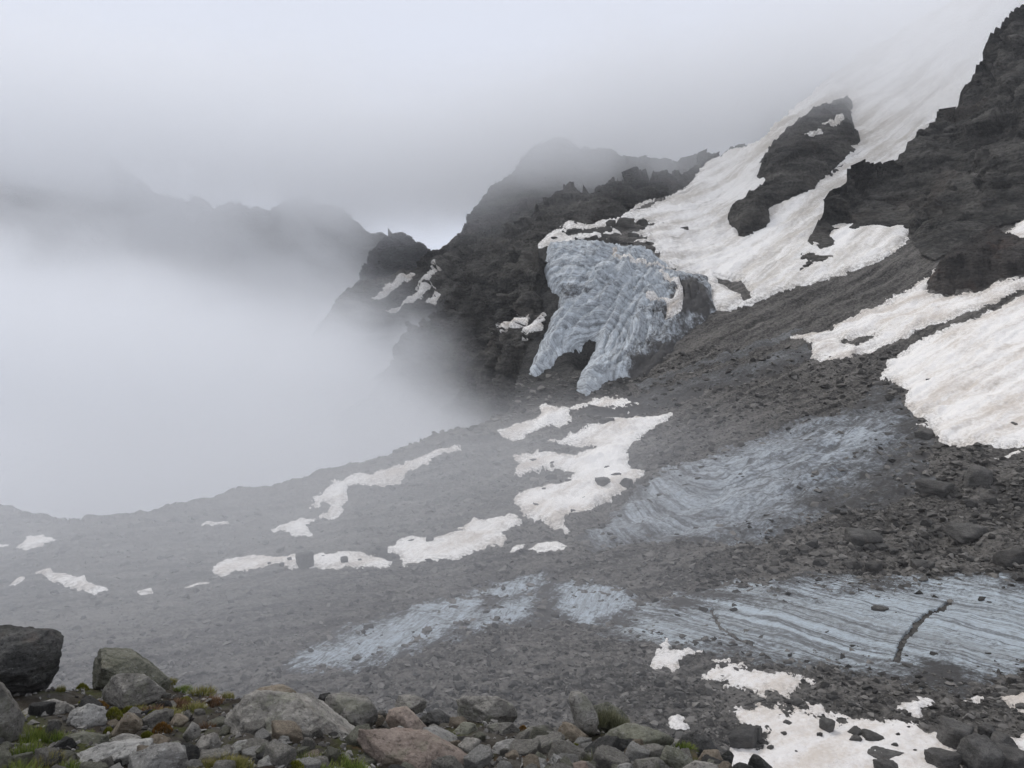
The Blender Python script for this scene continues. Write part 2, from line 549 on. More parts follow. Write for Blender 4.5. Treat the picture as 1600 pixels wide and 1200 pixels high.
MAIN_TOP = [(-140, 772), (0, 787), (40, 797), (100, 806), (200, 800), (250, 790), (300, 778), (380, 762), (440, 752), (480, 742), (500, 733), (560, 722), (600, 710),
            (650, 690), (690, 674), (720, 668), (745, 664), (770, 652), (795, 636), (806, 612), (808, 594), (816, 565), (840, 482), (838, 420), (836, 380), (858, 364), (886, 348), (905, 343),
            (940, 346), (965, 338), (1000, 314), (1040, 306), (1080, 285), (1096, 262), (1130, 240), (1195, 215), (1215, 190), (1300, 120), (1340, 85), (1400, 55), (1600, -70), (1750, -150)]
STEP = 1.6
S1 = Sheet(-130, 1730, -150, 1330, STEP, main_depth, top=MAIN_TOP, roll=(2.2, 1.6), rough=5.0)
def main_relief(sh):
    P = sh.P0
    q = P * np.array([1, 0.8, 1])
    big = fbm(q, 0.022, 3, 1.0)
    mid = ridged(q, 0.09, 3, 5.0) - 0.9
    small = fbm(q, 0.45, 4, 9.0, 0.6)
    k = sstep(60, 120, sh.D)
    fine = fbm(q, 1.7, 3, 13.0, 0.6)
    ax_, bx_ = sh.axes(1250, 600, 24)
    g = np.stack([P @ ax_ * 0.16, P @ bx_, P @ np.cross(ax_, bx_) * 0.3], -1)
    gully = (ridged(g, 0.075, 4, 23.0, 0.6) - 1.0) * sstep(820, 1000, sh.X) * sstep(895, 830, sh.Y)
    mid = mid * (0.4 + 0.6 * sstep(900, 830, sh.Y)) + 0.9 * gully
    return k * (1.5 * big + 0.8 * mid), 0.26 * small + 0.10 * fine
_c, _f = main_relief(S1)
_d = S1.N * 0.4 + np.array([0, 0, 0.6])
S1.Ps = S1.P0 + _d * _c[..., None]
S1.P1 = S1.Ps + _d * _f[..., None]
# hollow under the ice arch
S1.P1 = S1.P1 - S1.N * (9.0 * np.exp(-((S1.X - 912) / 17) ** 2 - ((S1.Y - 553) / 17) ** 2))[..., None]
aa, bb = S1.axes(1250, 600, 24)
flow1 = np.stack([S1.P1 @ aa, S1.P1 @ bb, S1.P1 @ np.cross(aa, bb)], -1)
BED = [(780, 650), (800, 560), (825, 470), (825, 360), (960, 350), (960, 560), (1010, 590), (950, 622), (880, 628)]
bed1 = sstep(-14, 8, signed(BED, S1.X, S1.Y) + 8 * fbm(S1.P0, 0.06, 4, 2.0))
tag(S1.build('moraine_ground', M_RUB, {'flow': flow1, 'bedrock': bed1}), 'dark rubble of the debris-covered glacier basin below the snow and cliffs', 'moraine', kind='structure')

# ------------------------------------------------------------------ mountains and cliffs
def crag(sh, amp, off, tilt=0.6, scale=1.0, foot=None):
    P = sh.P0
    c, s = math.cos(tilt), math.sin(tilt)
    R = np.array([[c, 0, -s], [0, 1, 0], [s, 0, c]])
    Q = P @ R.T
    W = Q + 5.0 / scale * np.stack([noise3(P, 0.05 * scale, off), noise3(P, 0.05 * scale, off + 4), noise3(P, 0.05 * scale, off + 8)], -1)
    a = ridged(P, 0.013 * scale, 3, off) - 1.0
    f1 = facets(W * np.array([0.6, 1.0, 1.25]), 0.032 * scale, int(off))
    f2 = facets(W * np.array([0.55, 1.0, 1.3]), 0.105 * scale, int(off) + 1)
    c_ = fbm(P, 0.22 * scale, 4, off + 7, 0.6)
    sh.face = np.clip(0.5 + 0.45 * f1 + 0.45 * f2, 0, 1)
    r = amp * (0.48 * a + 0.42 * f1 + 0.15 * f2 + 0.055 * c_) * np.clip(1 - sh.K / 4, 0, 1) ** 0.5 * (1 if foot is None else foot)
    sh.P1 = P + sh.N * r[..., None]
    sh.Ps = sh.P1

S2 = Sheet(540, 1130, 230, 760, 1.6, Spline([(600, 800, 330), (600, 600, 470), (640, 530, 482), (690, 490, 492), (700, 600, 440), (760, 640, 402), (720, 700, 385), (740, 400, 545), (760, 500, 468),
    (800, 360, 562), (812, 605, 352), (828, 560, 352), (842, 500, 374), (846, 440, 397), (842, 400, 411), (885, 500, 445), (890, 420, 462), (875, 580, 405), (850, 350, 522), (900, 310, 565), (960, 330, 530), (1000, 300, 570), (1090, 270, 630), (860, 700, 360), (1000, 500, 470), (1130, 350, 600)]),
    top=[(540, 665), (590, 600), (620, 552), (640, 528), (684, 486), (700, 480), (728, 436), (740, 404), (760, 372), (792, 362), (820, 348), (840, 328), (870, 312), (900, 300), (960, 288), (1000, 280),
         (1090, 262), (1130, 250)], roll=(3.0, 2.5), rough=5.0, rgain=0.58)
crag(S2, 15.0, 2.0)
tag(S2.build('mountain', M_CLIFF, {'face': S2.face}), 'dark craggy buttress standing left of the hanging ice tongue', 'mountain', kind='structure')

S3 = Sheet(490, 1290, 150, 680, 1.8, Spline([(520, 500, 700), (600, 430, 745), (600, 520, 690), (700, 420, 705), (760, 320, 725), (850, 230, 790), (800, 330, 700), (950, 260, 750), (1100, 220, 770),
    (680, 500, 650), (500, 650, 640), (1290, 190, 860), (1000, 400, 700), (1290, 400, 780)]),
    top=[(490, 520), (520, 480), (545, 455), (560, 440), (610, 428), (645, 420), (672, 396), (720, 364), (736, 332), (756, 304), (772, 288), (800, 268), (812, 248), (840, 225), (870, 212), (900, 224), (940, 240),
         (1000, 252), (1080, 250), (1180, 228), (1300, 190)], roll=(4.0, 4.0), rough=5.0, rgain=0.58)
crag(S3, 10.0, 12.0)
tag(S3.build('mountain', M_CLIFF, {'face': S3.face}), 'rocky peak behind the buttress with its summit in cloud', 'mountain', kind='structure')

S7 = Sheet(520, 740, 345, 520, 2.2, Spline([(560, 380, 1000), (625, 363, 1010), (680, 398, 1000), (740, 430, 980), (560, 520, 900), (740, 520, 900)]),
    top=[(520, 530), (545, 478), (562, 436), (578, 396), (592, 375), (605, 367), (625, 363), (640, 372), (660, 385), (680, 398), (740, 430)], roll=(5, 5), rough=5.0, rgain=0.58)
crag(S7, 9.0, 22.0)
tag(S7.build('mountain', M_CLIFF_FAR, {'face': S7.face}), 'small dark pointed peak far off in the notch', 'mountain', kind='structure')

S8 = Sheet(-150, 640, 180, 640, 3.0, Spline([(-150, 260, 1350), (100, 215, 1400), (300, 310, 1350), (480, 310, 1300), (620, 380, 1250), (-150, 640, 1150), (250, 560, 1150), (620, 560, 1100), (250, 430, 1280)]),
    top=[(-150, 262), (0, 235), (50, 213), (110, 212), (160, 238), (200, 278), (260, 306), (340, 316), (400, 328), (440, 318), (480, 308), (520, 328), (560, 350), (600, 372), (640, 395)], roll=(6, 6), rough=10.0)
crag(S8, 28.0, 31.0, scale=0.6)
tag(S8.build('mountain', M_CLIFF_FAR, {'face': S8.face}), 'long far ridge half hidden in drifting fog', 'mountain', kind='structure')

FOOT = [(1250, 419), (1262, 420), (1300, 412), (1312, 398), (1330, 371), (1360, 369), (1415, 362), (1440, 392), (1460, 402), (1500, 380), (1550, 348), (1600, 336), (1740, 300)]
fp = [(x, y, float(main_depth(np.array([x]), np.array([y]))[0]) - 3.0) for x, y in FOOT]
S4 = Sheet(1250, 1730, -190, 440, 1.6, Spline(fp + [(1262, 378, 408), (1345, 280, 438), (1400, 262, 452), (1440, 205, 470), (1500, 165, 480), (1545, 100, 486), (1600, 15, 495), (1720, -150, 520),
    (1450, 320, 402), (1550, 200, 425), (1600, 250, 392), (1350, 335, 416), (1700, 100, 430)]),
    top=[(1250, 402), (1256, 392), (1262, 375), (1290, 330), (1320, 297), (1345, 281), (1395, 265), (1402, 260), (1420, 238), (1440, 205), (1500, 166), (1515, 140), (1530, 112), (1545, 100), (1560, 70), (1600, 15), (1740, -180)],
    bottom=[(x, y + 7) for x, y in FOOT], roll=(3.0, 2.5), rough=5.0, rgain=0.58)
crag(S4, 13.0, 41.0, 0.9, foot=sstep(-4, 70, interp(FOOT, S4.X) - S4.Y) * sstep(1248, 1330, S4.X + 0 * S4.Y) * 0.9 + 0.1)
tag(S4.build('cliff', M_CLIFF, {'face': S4.face}), 'tall dark rock cliff rising at the edge of the snow gully', 'cliff', kind='structure')

# the valley floor under the fog, out to the horizon
vm = fast_mesh('valley_floor', [(-6000, 150, -170), (6000, 150, -170), (6000, 9000, -170), (-6000, 9000, -170)], [(0, 1, 2, 3)], M_CLIFF_FAR)
tag(link('valley_floor', vm), 'valley floor under the fog', 'ground', kind='structure')
# ------------------------------------------------------------------ rock islands in the snow, the snowfield, snow patches
def rough_rock(amp, sc, off):
    def f(V, X, Y):
        W = V + 3.0 * np.stack([noise3(V, 0.07, off), noise3(V, 0.07, off + 4), noise3(V, 0.07, off + 8)], -1)
        return amp * (0.5 * (ridged(V, sc, 3, off) - 1.0) + 0.55 * facets(W * np.array([0.6, 1, 1.2]), sc * 1.9, int(off)) + 0.22 * facets(W, sc * 5.5, int(off) + 1) + 0.1 * fbm(V, sc * 8, 3, off))
    return f
def suncups(amp, sc):
    def f(V, X, Y):
        return amp * fbm(V, sc, 3, 2.0)
    return f

tag(overlay(S1, 'rock_outcrop', M_CLIFF, [[(1137, 345), (1145, 332), (1170, 312), (1195, 292), (1184, 285), (1184, 265), (1198, 237), (1220, 212), (1250, 190), (1290, 168), (1325, 157), (1335, 172),
    (1335, 195), (1342, 220), (1338, 238), (1315, 262), (1290, 282), (1272, 305), (1228, 322), (1202, 330), (1208, 348), (1180, 368), (1155, 376), (1150, 360), (1140, 355)]],
    thick=13, width=14, edge=5, escale=0.12, sink=0.5, relief=rough_rock(4.5, 0.03, 3), face=True, seed=3.0), 'large dark rock outcrop splitting the upper snowfield in two', 'rock outcrop')
S1_OUT = on_top(S1)
tag(overlay(S1, 'rock_outcrop', M_CLIFF, [[(1283, 280), (1296, 266), (1312, 258), (1330, 257), (1326, 268), (1300, 284)]], thick=4, width=8, edge=3, escale=0.15, sink=0.5, relief=rough_rock(2, 0.06, 9), face=True, seed=8.0),
    'small dark rock patch beside the large outcrop in the snow', 'rock outcrop')
tag(overlay(S1, 'rock_outcrop', M_CLIFF_RED, [[(1450, 452), (1447, 440), (1470, 412), (1500, 392), (1545, 356), (1562, 352), (1566, 362), (1586, 372), (1600, 382), (1680, 372), (1740, 360), (1740, 410), (1660, 424), (1600, 432), (1556, 437), (1530, 451),
    (1515, 449), (1480, 457)]], thick=9, width=14, edge=4, escale=0.2, sink=0.5, relief=rough_rock(3.0, 0.05, 14), face=True, seed=14.0), 'reddish brown rock outcrop wedged between snow patches under the cliff', 'rock outcrop')

P_SNOW = 'snow patches lying in the basin'
SNOWFIELD = [(834, 383), (850, 375), (857, 365), (880, 353), (886, 340), (900, 349), (907, 337), (912, 351), (940, 345), (965, 335), (975, 322), (1000, 310), (1040, 300), (1070, 286), (1096, 254), (1130, 228), (1195, 200), (1215, 176),
    (1300, 106), (1340, 70), (1400, 40), (1600, -90), (1740, -170), (1740, 60), (1640, 150), (1560, 250), (1480, 330), (1420, 366), (1412, 384), (1380, 404), (1340, 424), (1300, 435), (1260, 449), (1225, 455), (1200, 465), (1175, 478), (1130, 486),
    (1116, 484), (1110, 468), (1112, 455), (1105, 440), (1100, 430), (1080, 431), (1052, 428), (1060, 420), (1035, 414), (1012, 420), (990, 412), (985, 405), (1002, 396), (1022, 391), (1012, 385), (975, 384), (940, 383), (907, 378), (870, 384), (857, 385), (840, 389)]
SNOW_HOLES = [[(1118, 432), (1160, 437), (1165, 450), (1175, 468), (1162, 472), (1155, 460), (1140, 450), (1120, 444)],
              [(958, 356), (975, 345), (1005, 342), (1022, 348), (1012, 353), (1000, 360), (975, 362)], [(935, 367), (985, 363), (1015, 366), (1010, 372), (960, 374)],
              [(900, 372), (950, 371), (1000, 377), (1020, 380), (985, 383), (940, 380)], [(880, 362), (950, 357), (955, 360), (890, 366)],
              [(1040, 302), (1072, 288), (1050, 303), (1010, 324), (985, 332)], [(1000, 402), (1030, 397), (1022, 410), (1003, 412)]]
tag(overlay(S1, 'snowfield', M_SNOW_HIGH, [SNOWFIELD], SNOW_HOLES, thick=2.2, width=10, edge=3.0, escale=0.12, sink=0.3, angle=32, relief=suncups(0.5, 0.04), seed=21.0),
    'broad white snowfield pouring down the gully from the cloud to the ice tongue', 'snowfield')
def snow(poly, label, name='snow_patch', mat=None, thick=0.7, width=10, edge=3.5, angle=24, seed=None, sh=None, group=P_SNOW, holes=(), escale=0.7, sink=0.35):
    sh = sh or S1
    polys = poly if isinstance(poly[0][0], (tuple, list)) else [poly]
    seed = seed if seed is not None else float(abs(polys[0][0][0]) % 50)
    o = overlay(sh, name, mat or M_SNOW, polys, holes, thick=thick, width=width, edge=edge, escale=escale, sink=sink, angle=angle, relief=suncups(0.12, 0.3), seed=seed, base_mix=0.35 if sh is S1 else 0.0)
    return tag(o, label, 'snow patch', group)

snow([(1310, 411), (1316, 395), (1331, 374), (1347, 379), (1366, 374), (1385, 382), (1400, 380), (1416, 368), (1421, 376), (1396, 396), (1352, 414)], 'snow wedge tucked against the foot of the tall dark cliff', edge=1.5, group=None, thick=1.5)
snow([(1377, 584), (1387, 560), (1433, 537), (1500, 507), (1533, 493), (1600, 460), (1660, 436), (1740, 405), (1740, 672), (1660, 690), (1600, 684), (1567, 690), (1500, 690), (1467, 690), (1463, 677), (1460, 667), (1430, 663), (1467, 655), (1433, 647), (1413, 630), (1417, 610), (1400, 591)],
     'largest snow slope, wide and pinkish, under the long debris stripe', 'snow_slope', thick=1.5, edge=4, group=None)
snow([(1236, 525), (1300, 513), (1367, 480), (1413, 453), (1447, 432), (1467, 417), (1500, 391), (1547, 352), (1549, 356), (1520, 382), (1490, 405), (1467, 423), (1456, 431), (1449, 456), (1480, 459), (1517, 453), (1533, 453), (1553, 438), (1600, 432), (1740, 405), (1740, 412), (1600, 447), (1520, 487),
      (1480, 503), (1433, 520), (1400, 535), (1357, 548), (1317, 560), (1280, 558), (1267, 557), (1267, 537), (1253, 528)], 'long snow slope above the debris stripe, running up beside the reddish outcrop', 'snow_slope', thick=1.3, edge=3, group=None,
     holes=[[(1314, 532), (1330, 528), (1350, 526), (1372, 520), (1362, 529), (1340, 535), (1320, 537)]])
snow([(1566, 361), (1600, 337), (1660, 310), (1740, 290), (1740, 350), (1660, 370), (1600, 380), (1588, 378), (1587, 370)], 'short snow patch on top of the reddish outcrop', thick=2.0, edge=2.5, group=None)
snow([(1282, 219), (1295, 208), (1318, 206), (1314, 217), (1300, 225), (1283, 223)], 'small snow patch high on the dark outcrop in the snowfield', mat=M_SNOW_HIGH, sh=S1_OUT, thick=1.5, width=4, edge=1.5, group=None, sink=0.8)
snow([(1256, 233), (1280, 228), (1286, 233), (1262, 237)], 'sliver of snow on the dark outcrop below the small patch', mat=M_SNOW_HIGH, sh=S1_OUT, thick=1.5, width=4, edge=1.0, group=None, sink=0.8)
snow([(774, 512), (800, 503), (830, 488), (828, 500), (808, 516), (790, 517)], 'pale snow streak on the buttress beside the ice tongue', sh=S2, thick=1.6, width=4, edge=1.5, group=None, sink=0.8)
snow([(812, 519), (835, 500), (850, 486), (864, 480), (853, 500), (838, 519), (824, 523)], 'wide snow streak running up to the ice tongue edge', sh=S2, thick=1.6, width=4, edge=1.5, group=None, sink=0.8)
snow([(577, 463), (600, 446), (640, 428), (650, 428), (640, 441), (600, 459)], 'upper slanting snow strip on the far rocky shoulder', sh=S3, thick=3.0, width=4, edge=1.5, group=None, sink=0.8)
snow([(588, 485), (620, 470), (650, 453), (685, 418), (691, 415), (676, 450), (660, 469), (630, 471), (605, 482)], 'lower snow strip on the far rocky shoulder, widening downhill', sh=S3, thick=3.0, width=4, edge=1.5, group=None, sink=0.8)
snow([(664, 471), (680, 455), (689, 461), (680, 473)], 'small snow spot under the two strips on the shoulder', sh=S3, thick=3.0, width=4, edge=1.5, group=None, sink=0.8)
# basin
snow([(720, 696), (708, 696), (676, 705), (648, 716), (600, 732), (552, 744), (520, 752), (516, 762), (496, 776), (484, 787), (496, 791), (518, 786), (514, 792), (496, 803), (516, 806), (532, 800), (540, 780), (546, 770), (544, 762), (560, 757), (600, 758), (624, 750), (640, 733), (672, 727), (676, 716), (696, 707), (718, 704)],
     'long slanting snow patch under the moraine rim')
snow([(412, 825), (440, 817), (472, 808), (491, 804), (491, 812), (480, 820), (484, 827), (495, 837), (464, 836), (436, 829)], 'wedge of snow below the lower end of the slanting patch', edge=2.5)
snow([(333, 882), (350, 873), (392, 868), (427, 869), (465, 860), (480, 859), (516, 863), (536, 866), (560, 857), (576, 864), (618, 867), (612, 877), (588, 883), (552, 887), (496, 893), (440, 889), (412, 890), (360, 892), (350, 901), (337, 893)], 'long level snow strip with boulders melting out of it', edge=4.5, thick=0.5)
snow([(607, 853), (624, 839), (668, 831), (672, 840), (716, 831), (728, 822), (712, 821), (744, 809), (772, 804), (804, 804), (819, 813), (800, 824), (778, 828), (791, 840), (784, 848), (744, 856), (720, 870), (672, 875), (632, 877), (624, 864)], 'ragged snow patch with a rippled lower edge in the middle of the basin')
snow([(824, 856), (840, 846), (868, 846), (889, 855), (872, 864), (840, 864)], 'small oval snow patch below the forked patch', width=7, edge=1.5)
snow([(797, 862), (806, 850), (822, 846), (820, 852), (808, 862)], 'tiny snow scrap left of the small oval patch', width=5, edge=1.0)
snow([[(778, 675), (800, 664), (836, 656), (844, 650), (840, 640), (852, 634), (880, 643), (916, 629), (948, 621), (984, 627), (1014, 632), (988, 641), (960, 647), (944, 645), (956, 638), (928, 638), (892, 645), (893, 660), (852, 670), (808, 686), (788, 683)]],
     'branching snow patch nearest to the foot of the ice tongue', edge=2.5)
snow([(852, 687), (900, 676), (928, 664), (960, 652), (1000, 647), (1040, 642), (1055, 638), (1048, 647), (1024, 664), (992, 688), (976, 708), (988, 732), (1012, 736), (992, 756), (968, 776), (920, 800), (880, 816), (888, 831), (860, 823), (832, 811), (816, 804), (800, 780), (836, 764), (880, 752), (896, 741),
      (880, 734), (848, 730), (832, 736), (800, 739), (812, 721), (804, 707), (840, 702), (900, 706), (926, 696), (900, 691)], 'large forked snow patch with rusty stains left of the banded ice', thick=1.0)
snow([(24, 848), (42, 830), (66, 827), (95, 835), (70, 845), (46, 854)], 'snow patch under the rim at far left, shaped like a wedge', width=6, edge=2.5)
snow([(-60, 846), (0, 841), (14, 842), (14, 846), (0, 847), (-60, 852)], 'thin snow sliver cut by the left picture edge', width=4, edge=1.2)
snow([(54, 891), (79, 885), (80, 894), (101, 894), (119, 899), (133, 897), (138, 909), (168, 915), (174, 921), (136, 922), (94, 910), (73, 901)], 'drooping snow patch low in the misty left of the basin', width=6, edge=2.5)
snow([(13, 913), (30, 898), (39, 899), (35, 908)], 'tiny slanting snow spot near the left picture edge', width=4, edge=1.2)
snow([(212, 920), (236, 918), (239, 923), (215, 925)], 'tiny flat snow spot between the drooping patch and the strip', width=4, edge=1.2)
snow([(286, 917), (311, 908), (328, 911), (305, 919)], 'small snow spot just below the left end of the strip', width=4, edge=2.0)
snow([(303, 820), (322, 816), (357, 813), (357, 817), (322, 820)], 'thin snow dash in the fog under the rim', width=4, edge=1.2)
# near the bottom
snow([(1200, 1107), (1245, 1108), (1282, 1110), (1285, 1122), (1315, 1125), (1350, 1124), (1382, 1126), (1425, 1124), (1440, 1132), (1448, 1142), (1478, 1145), (1478, 1154), (1500, 1172), (1510, 1184), (1508, 1200), (1500, 1260), (1120, 1260), (1140, 1200), (1146, 1171), (1193, 1163), (1190, 1152), (1169, 1147), (1155, 1136), (1144, 1110), (1187, 1105)],
     'nearest snow patch, broad, with dark boulders lying on it', mat=M_SNOW_NEAR, edge=10, escale=1.3, thick=0.3, width=22)
snow([(1096, 1060), (1112, 1040), (1120, 1030), (1135, 1031), (1128, 1044), (1153, 1042), (1192, 1043), (1204, 1056), (1248, 1057), (1269, 1068), (1248, 1077), (1236, 1089), (1184, 1085), (1134, 1074), (1138, 1067), (1102, 1065)], 'stony speckled snow patch below the blue ice', mat=M_SNOW_NEAR, edge=9, escale=1.6, thick=0.4, width=16)
snow([(1018, 1024), (1032, 1000), (1046, 991), (1047, 1007), (1034, 1013), (1060, 1016), (1076, 1009), (1101, 1018), (1062, 1024), (1059, 1038), (1050, 1049), (1040, 1041), (1020, 1040)], 'hook-shaped snow patch at the left end of the blue ice', mat=M_SNOW_NEAR, edge=3.5, escale=1.2, thick=0.5)
snow([(1046, 1120), (1058, 1118), (1076, 1122), (1062, 1127), (1074, 1132), (1075, 1140), (1058, 1142), (1046, 1130)], 'small snow rag just above the foreground bank', mat=M_SNOW_NEAR, edge=3, escale=1.5, thick=0.4, width=6)
snow([(1396, 1111), (1425, 1095), (1456, 1089), (1461, 1098), (1440, 1111), (1434, 1121), (1420, 1118), (1424, 1110)], 'dirty snow tongue above the nearest patch', mat=M_SNOW_NEAR, edge=5, escale=1.4, thick=0.4, width=8)
snow([(1505, 1096), (1540, 1090), (1538, 1096), (1510, 1101)], 'narrow snow dash among rubble at lower right', mat=M_SNOW_NEAR, edge=3, escale=1.4, thick=0.4, width=6)
snow([(1562, 1092), (1600, 1085), (1660, 1080), (1660, 1112), (1600, 1108), (1580, 1104)], 'snow rag cut by the right picture edge above the boulders', mat=M_SNOW_NEAR, edge=5, escale=1.4, thick=0.4, width=8)
snow([(1562, 1146), (1580, 1152), (1600, 1144), (1660, 1140), (1660, 1180), (1600, 1180), (1590, 1172)], 'snow corner behind the lower right boulders', mat=M_SNOW_NEAR, edge=5, escale=1.4, thick=0.4, width=8)
snow([(1545, 713), (1570, 705), (1600, 698), (1700, 680), (1700, 694), (1600, 706), (1575, 713), (1555, 716)], 'thin snow strip below the largest snow slope', edge=1.5, thick=0.5, width=5)

# ------------------------------------------------------------------ ice
def poly_clean(polys, soft, base=0.0, amp=1.0):
    def f(X, Y, V):
        s = np.full(X.shape, -1e9)
        for p in polys: s = np.maximum(s, signed(p, X, Y))
        return base + amp * sstep(-soft, soft, s)
    return f
TA, TC = S1.axes(930, 480, 58)
def folds(amp, sc):
    TN = np.cross(TA, TC)
    def f(V, X, Y):
        w = V + 6.0 * np.stack([noise3(V, 0.035, 1.0), noise3(V, 0.035, 5.0), noise3(V, 0.035, 9.0)], -1)
        q = np.stack([w @ TA * 0.22, w @ TC, w @ TN * 0.25], -1)
        r = ridged(q, sc, 5, 6.0, 0.6) - 1.0
        big = fbm(V, 0.022, 2, 3.0)
        # crevasses across the flow on the upper half, along it lower down
        q2 = np.stack([w @ TA, w @ TC * 0.3, w @ TN * 0.3], -1)
        cr = np.abs(noise3(q2, 0.10, 17.0)); cr2 = np.abs(noise3(q, 0.16, 27.0))
        cut = 1.5 * sstep(0.07, 0.0, cr) * sstep(520, 440, Y) + 1.2 * sstep(0.06, 0.0, cr2)
        var = 0.45 + 1.1 * sstep(-0.35, 0.45, fbm(V, 0.028, 2, 61.0))
        return amp * (0.55 * r * var + 0.9 * big) - 1.5 * cut + 0.3 * (ridged(w, 0.4, 3, 41.0) - 1.0)
    return f
TONGUE = [(850, 381), (856, 384), (853, 400), (849, 425), (856, 447), (865, 460), (875, 464), (872, 477), (862, 494), (843, 539), (828, 578), (826, 592), (840, 590), (862, 571), (881, 552), (896, 538), (908, 529), (920, 526), (930, 532), (932, 546), (920, 570), (907, 586), (898, 613), (916, 620), (935, 612), (951, 598), (983, 594),
          (1010, 585), (1030, 566), (1044, 548), (1060, 530), (1080, 516), (1100, 504), (1118, 486), (1112, 470), (1112, 455), (1106, 440), (1110, 430), (1080, 429), (1052, 426), (1040, 414), (1017, 392), (1000, 384), (938, 380), (907, 375), (870, 380)]
def tongue_bands(X, Y, V):
    w = 14.0 * np.stack([noise3(V, 0.022, 1.0), noise3(V, 0.022, 5.0), noise3(V, 0.022, 9.0)], -1) + 5.0 * np.stack([noise3(V, 0.07, 31.0), noise3(V, 0.07, 35.0), noise3(V, 0.07, 39.0)], -1)
    c0 = at(np.array(915.0), np.array(548.0), np.array(345.0))
    Q = V + 0.8 * w - c0
    return np.sqrt(Q[..., 0] ** 2 + 0.5 * Q[..., 1] ** 2 + (0.8 * Q[..., 2]) ** 2)
M_TONGUE = mat_ice('tongue_ice', ice=(0.60, 0.645, 0.675), dull=(0.30, 0.32, 0.335), freq=(0.02, 0.3), band_freq=0.45, line=0.42, lscale=1.0, wide=0.05, grain=0.5)
tag(overlay(S1, 'glacier_tongue', M_TONGUE, [TONGUE], rel_edge=(0, 14), thick=6.5, width=13, edge=3.0, escale=0.15, sink=1.2, angle=60, relief=folds(2.2, 0.12), seed=33.0, up=0.15,
    clean=lambda X, Y, V: 1.0 - 0.30 * sstep(0.0, 0.5, fbm(V, 0.03, 4, 51.0)) - 0.45 * sstep(1015, 1080, X + 0.35 * (Y - 470)) - 0.25 * sstep(415, 385, Y) * sstep(930, 1000, X) - 0.45 * sstep(935, 1010, X) * sstep(515, 575, Y), bands=tongue_bands),
    'folded grey-blue hanging ice tongue with a dark cave at its snout', 'glacier')
S1_TONGUE = on_top(S1)
snow([[(1030, 437), (1040, 442), (1046, 455), (1060, 462), (1066, 480), (1066, 500), (1060, 506), (1040, 510), (1042, 495), (1030, 488), (1010, 485), (1008, 478), (1022, 478), (1036, 484), (1050, 488), (1056, 474), (1048, 466), (1036, 456), (1024, 448)]], 'crooked snow streak lying in a crease of the ice tongue',
     sh=S1_TONGUE, thick=0.9, width=2.5, edge=1.5, group=None, sink=0.6)
snow([[(957, 399), (964, 396), (963, 411), (957, 412)]], 'short upright snow dash on top of the ice tongue', sh=S1_TONGUE, thick=0.9, width=2.5, edge=0.8, group=None, sink=0.6)
snow([[(956, 415), (980, 427), (1010, 433), (1050, 430), (1050, 426), (1015, 428), (985, 421), (962, 413)]], 'curved snow line across the shoulder of the ice tongue', sh=S1_TONGUE, thick=0.9, width=2.5, edge=1.0, group=None, sink=0.6)

FAN = [(905, 845), (929, 832), (989, 770), (1037, 736), (1105, 710), (1180, 680), (1255, 650), (1330, 625), (1395, 590), (1412, 632), (1432, 648), (1440, 668), (1462, 690), (1445, 720), (1470, 745), (1380, 790), (1255, 812), (1210, 832), (1105, 842), (992, 850), (930, 862)]
FAN_CLEAN = [(940, 836), (992, 778), (1040, 745), (1105, 722), (1180, 695), (1255, 668), (1330, 655), (1395, 660), (1380, 690), (1300, 740), (1235, 778), (1250, 800), (1205, 822), (1105, 832), (992, 838)]
def fan_bands(X, Y, V):
    ax, ay, bx, by = 1130.0, 690.0, 1560.0, 520.0
    ex, ey = bx - ax, by - ay
    L = math.hypot(ex, ey); ex /= L; ey /= L
    tt = (X - ax) * ex + (Y - ay) * ey
    pp = (X - ax) * -ey + (Y - ay) * ex
    r = np.where(tt > 0, np.abs(pp), np.sqrt((tt * 0.72) ** 2 + pp ** 2))
    return np.where((tt > 0) & (pp < 0), -r, r) * 0.16
M_FAN = mat_ice('banded_ice', ice=(0.44, 0.48, 0.51), dull=(0.20, 0.213, 0.222), freq=(0.03, 0.5), band_freq=0.30, line=0.7, soft=0.2, lscale=1.7, wide=0.05)
tag(overlay(S1, 'banded_ice', M_FAN, [FAN], thick=0.5, width=14, edge=7, escale=0.3, sink=0.4, angle=22, relief=suncups(0.25, 0.15), seed=5.0, base_mix=0.3,
    clean=poly_clean([FAN_CLEAN], 40, 0.40, 0.60), bands=fan_bands), 'fan of curved banded blue-grey ice with scattered stones in the middle of the slope', 'glacier ice')

BAND_R = [(930, 985), (960, 940), (1040, 925), (1120, 903), (1200, 900), (1280, 890), (1400, 905), (1500, 893), (1620, 900), (1740, 905), (1740, 1050), (1620, 1052), (1560, 1068), (1510, 1085), (1440, 1082), (1400, 1068), (1330, 1062), (1250, 1048), (1150, 1034), (1090, 1018), (1030, 1004), (970, 1000)]
BAND_R_CLEAN = [[(985, 985), (1000, 962), (1050, 965), (1120, 945), (1230, 935), (1300, 935), (1440, 915), (1560, 925), (1740, 945), (1740, 1030), (1590, 1045), (1520, 1050), (1480, 1025), (1400, 1040), (1300, 1030), (1180, 1018), (1080, 1008), (1020, 998)], [(985, 935), (1030, 925), (1040, 945), (1000, 952)], [(1150, 915), (1200, 905), (1190, 925)],
                [(1250, 905), (1330, 905), (1310, 925), (1260, 925)], [(1430, 905), (1560, 900), (1540, 915), (1450, 920)]]
M_BAND_R = mat_ice('lower_ice', ice=(0.52, 0.585, 0.625), dull=(0.29, 0.305, 0.305), freq=(0.007, 0.45), line=0.7, soft=0.12, lscale=1.0, wide=0.045, grain=1.1)
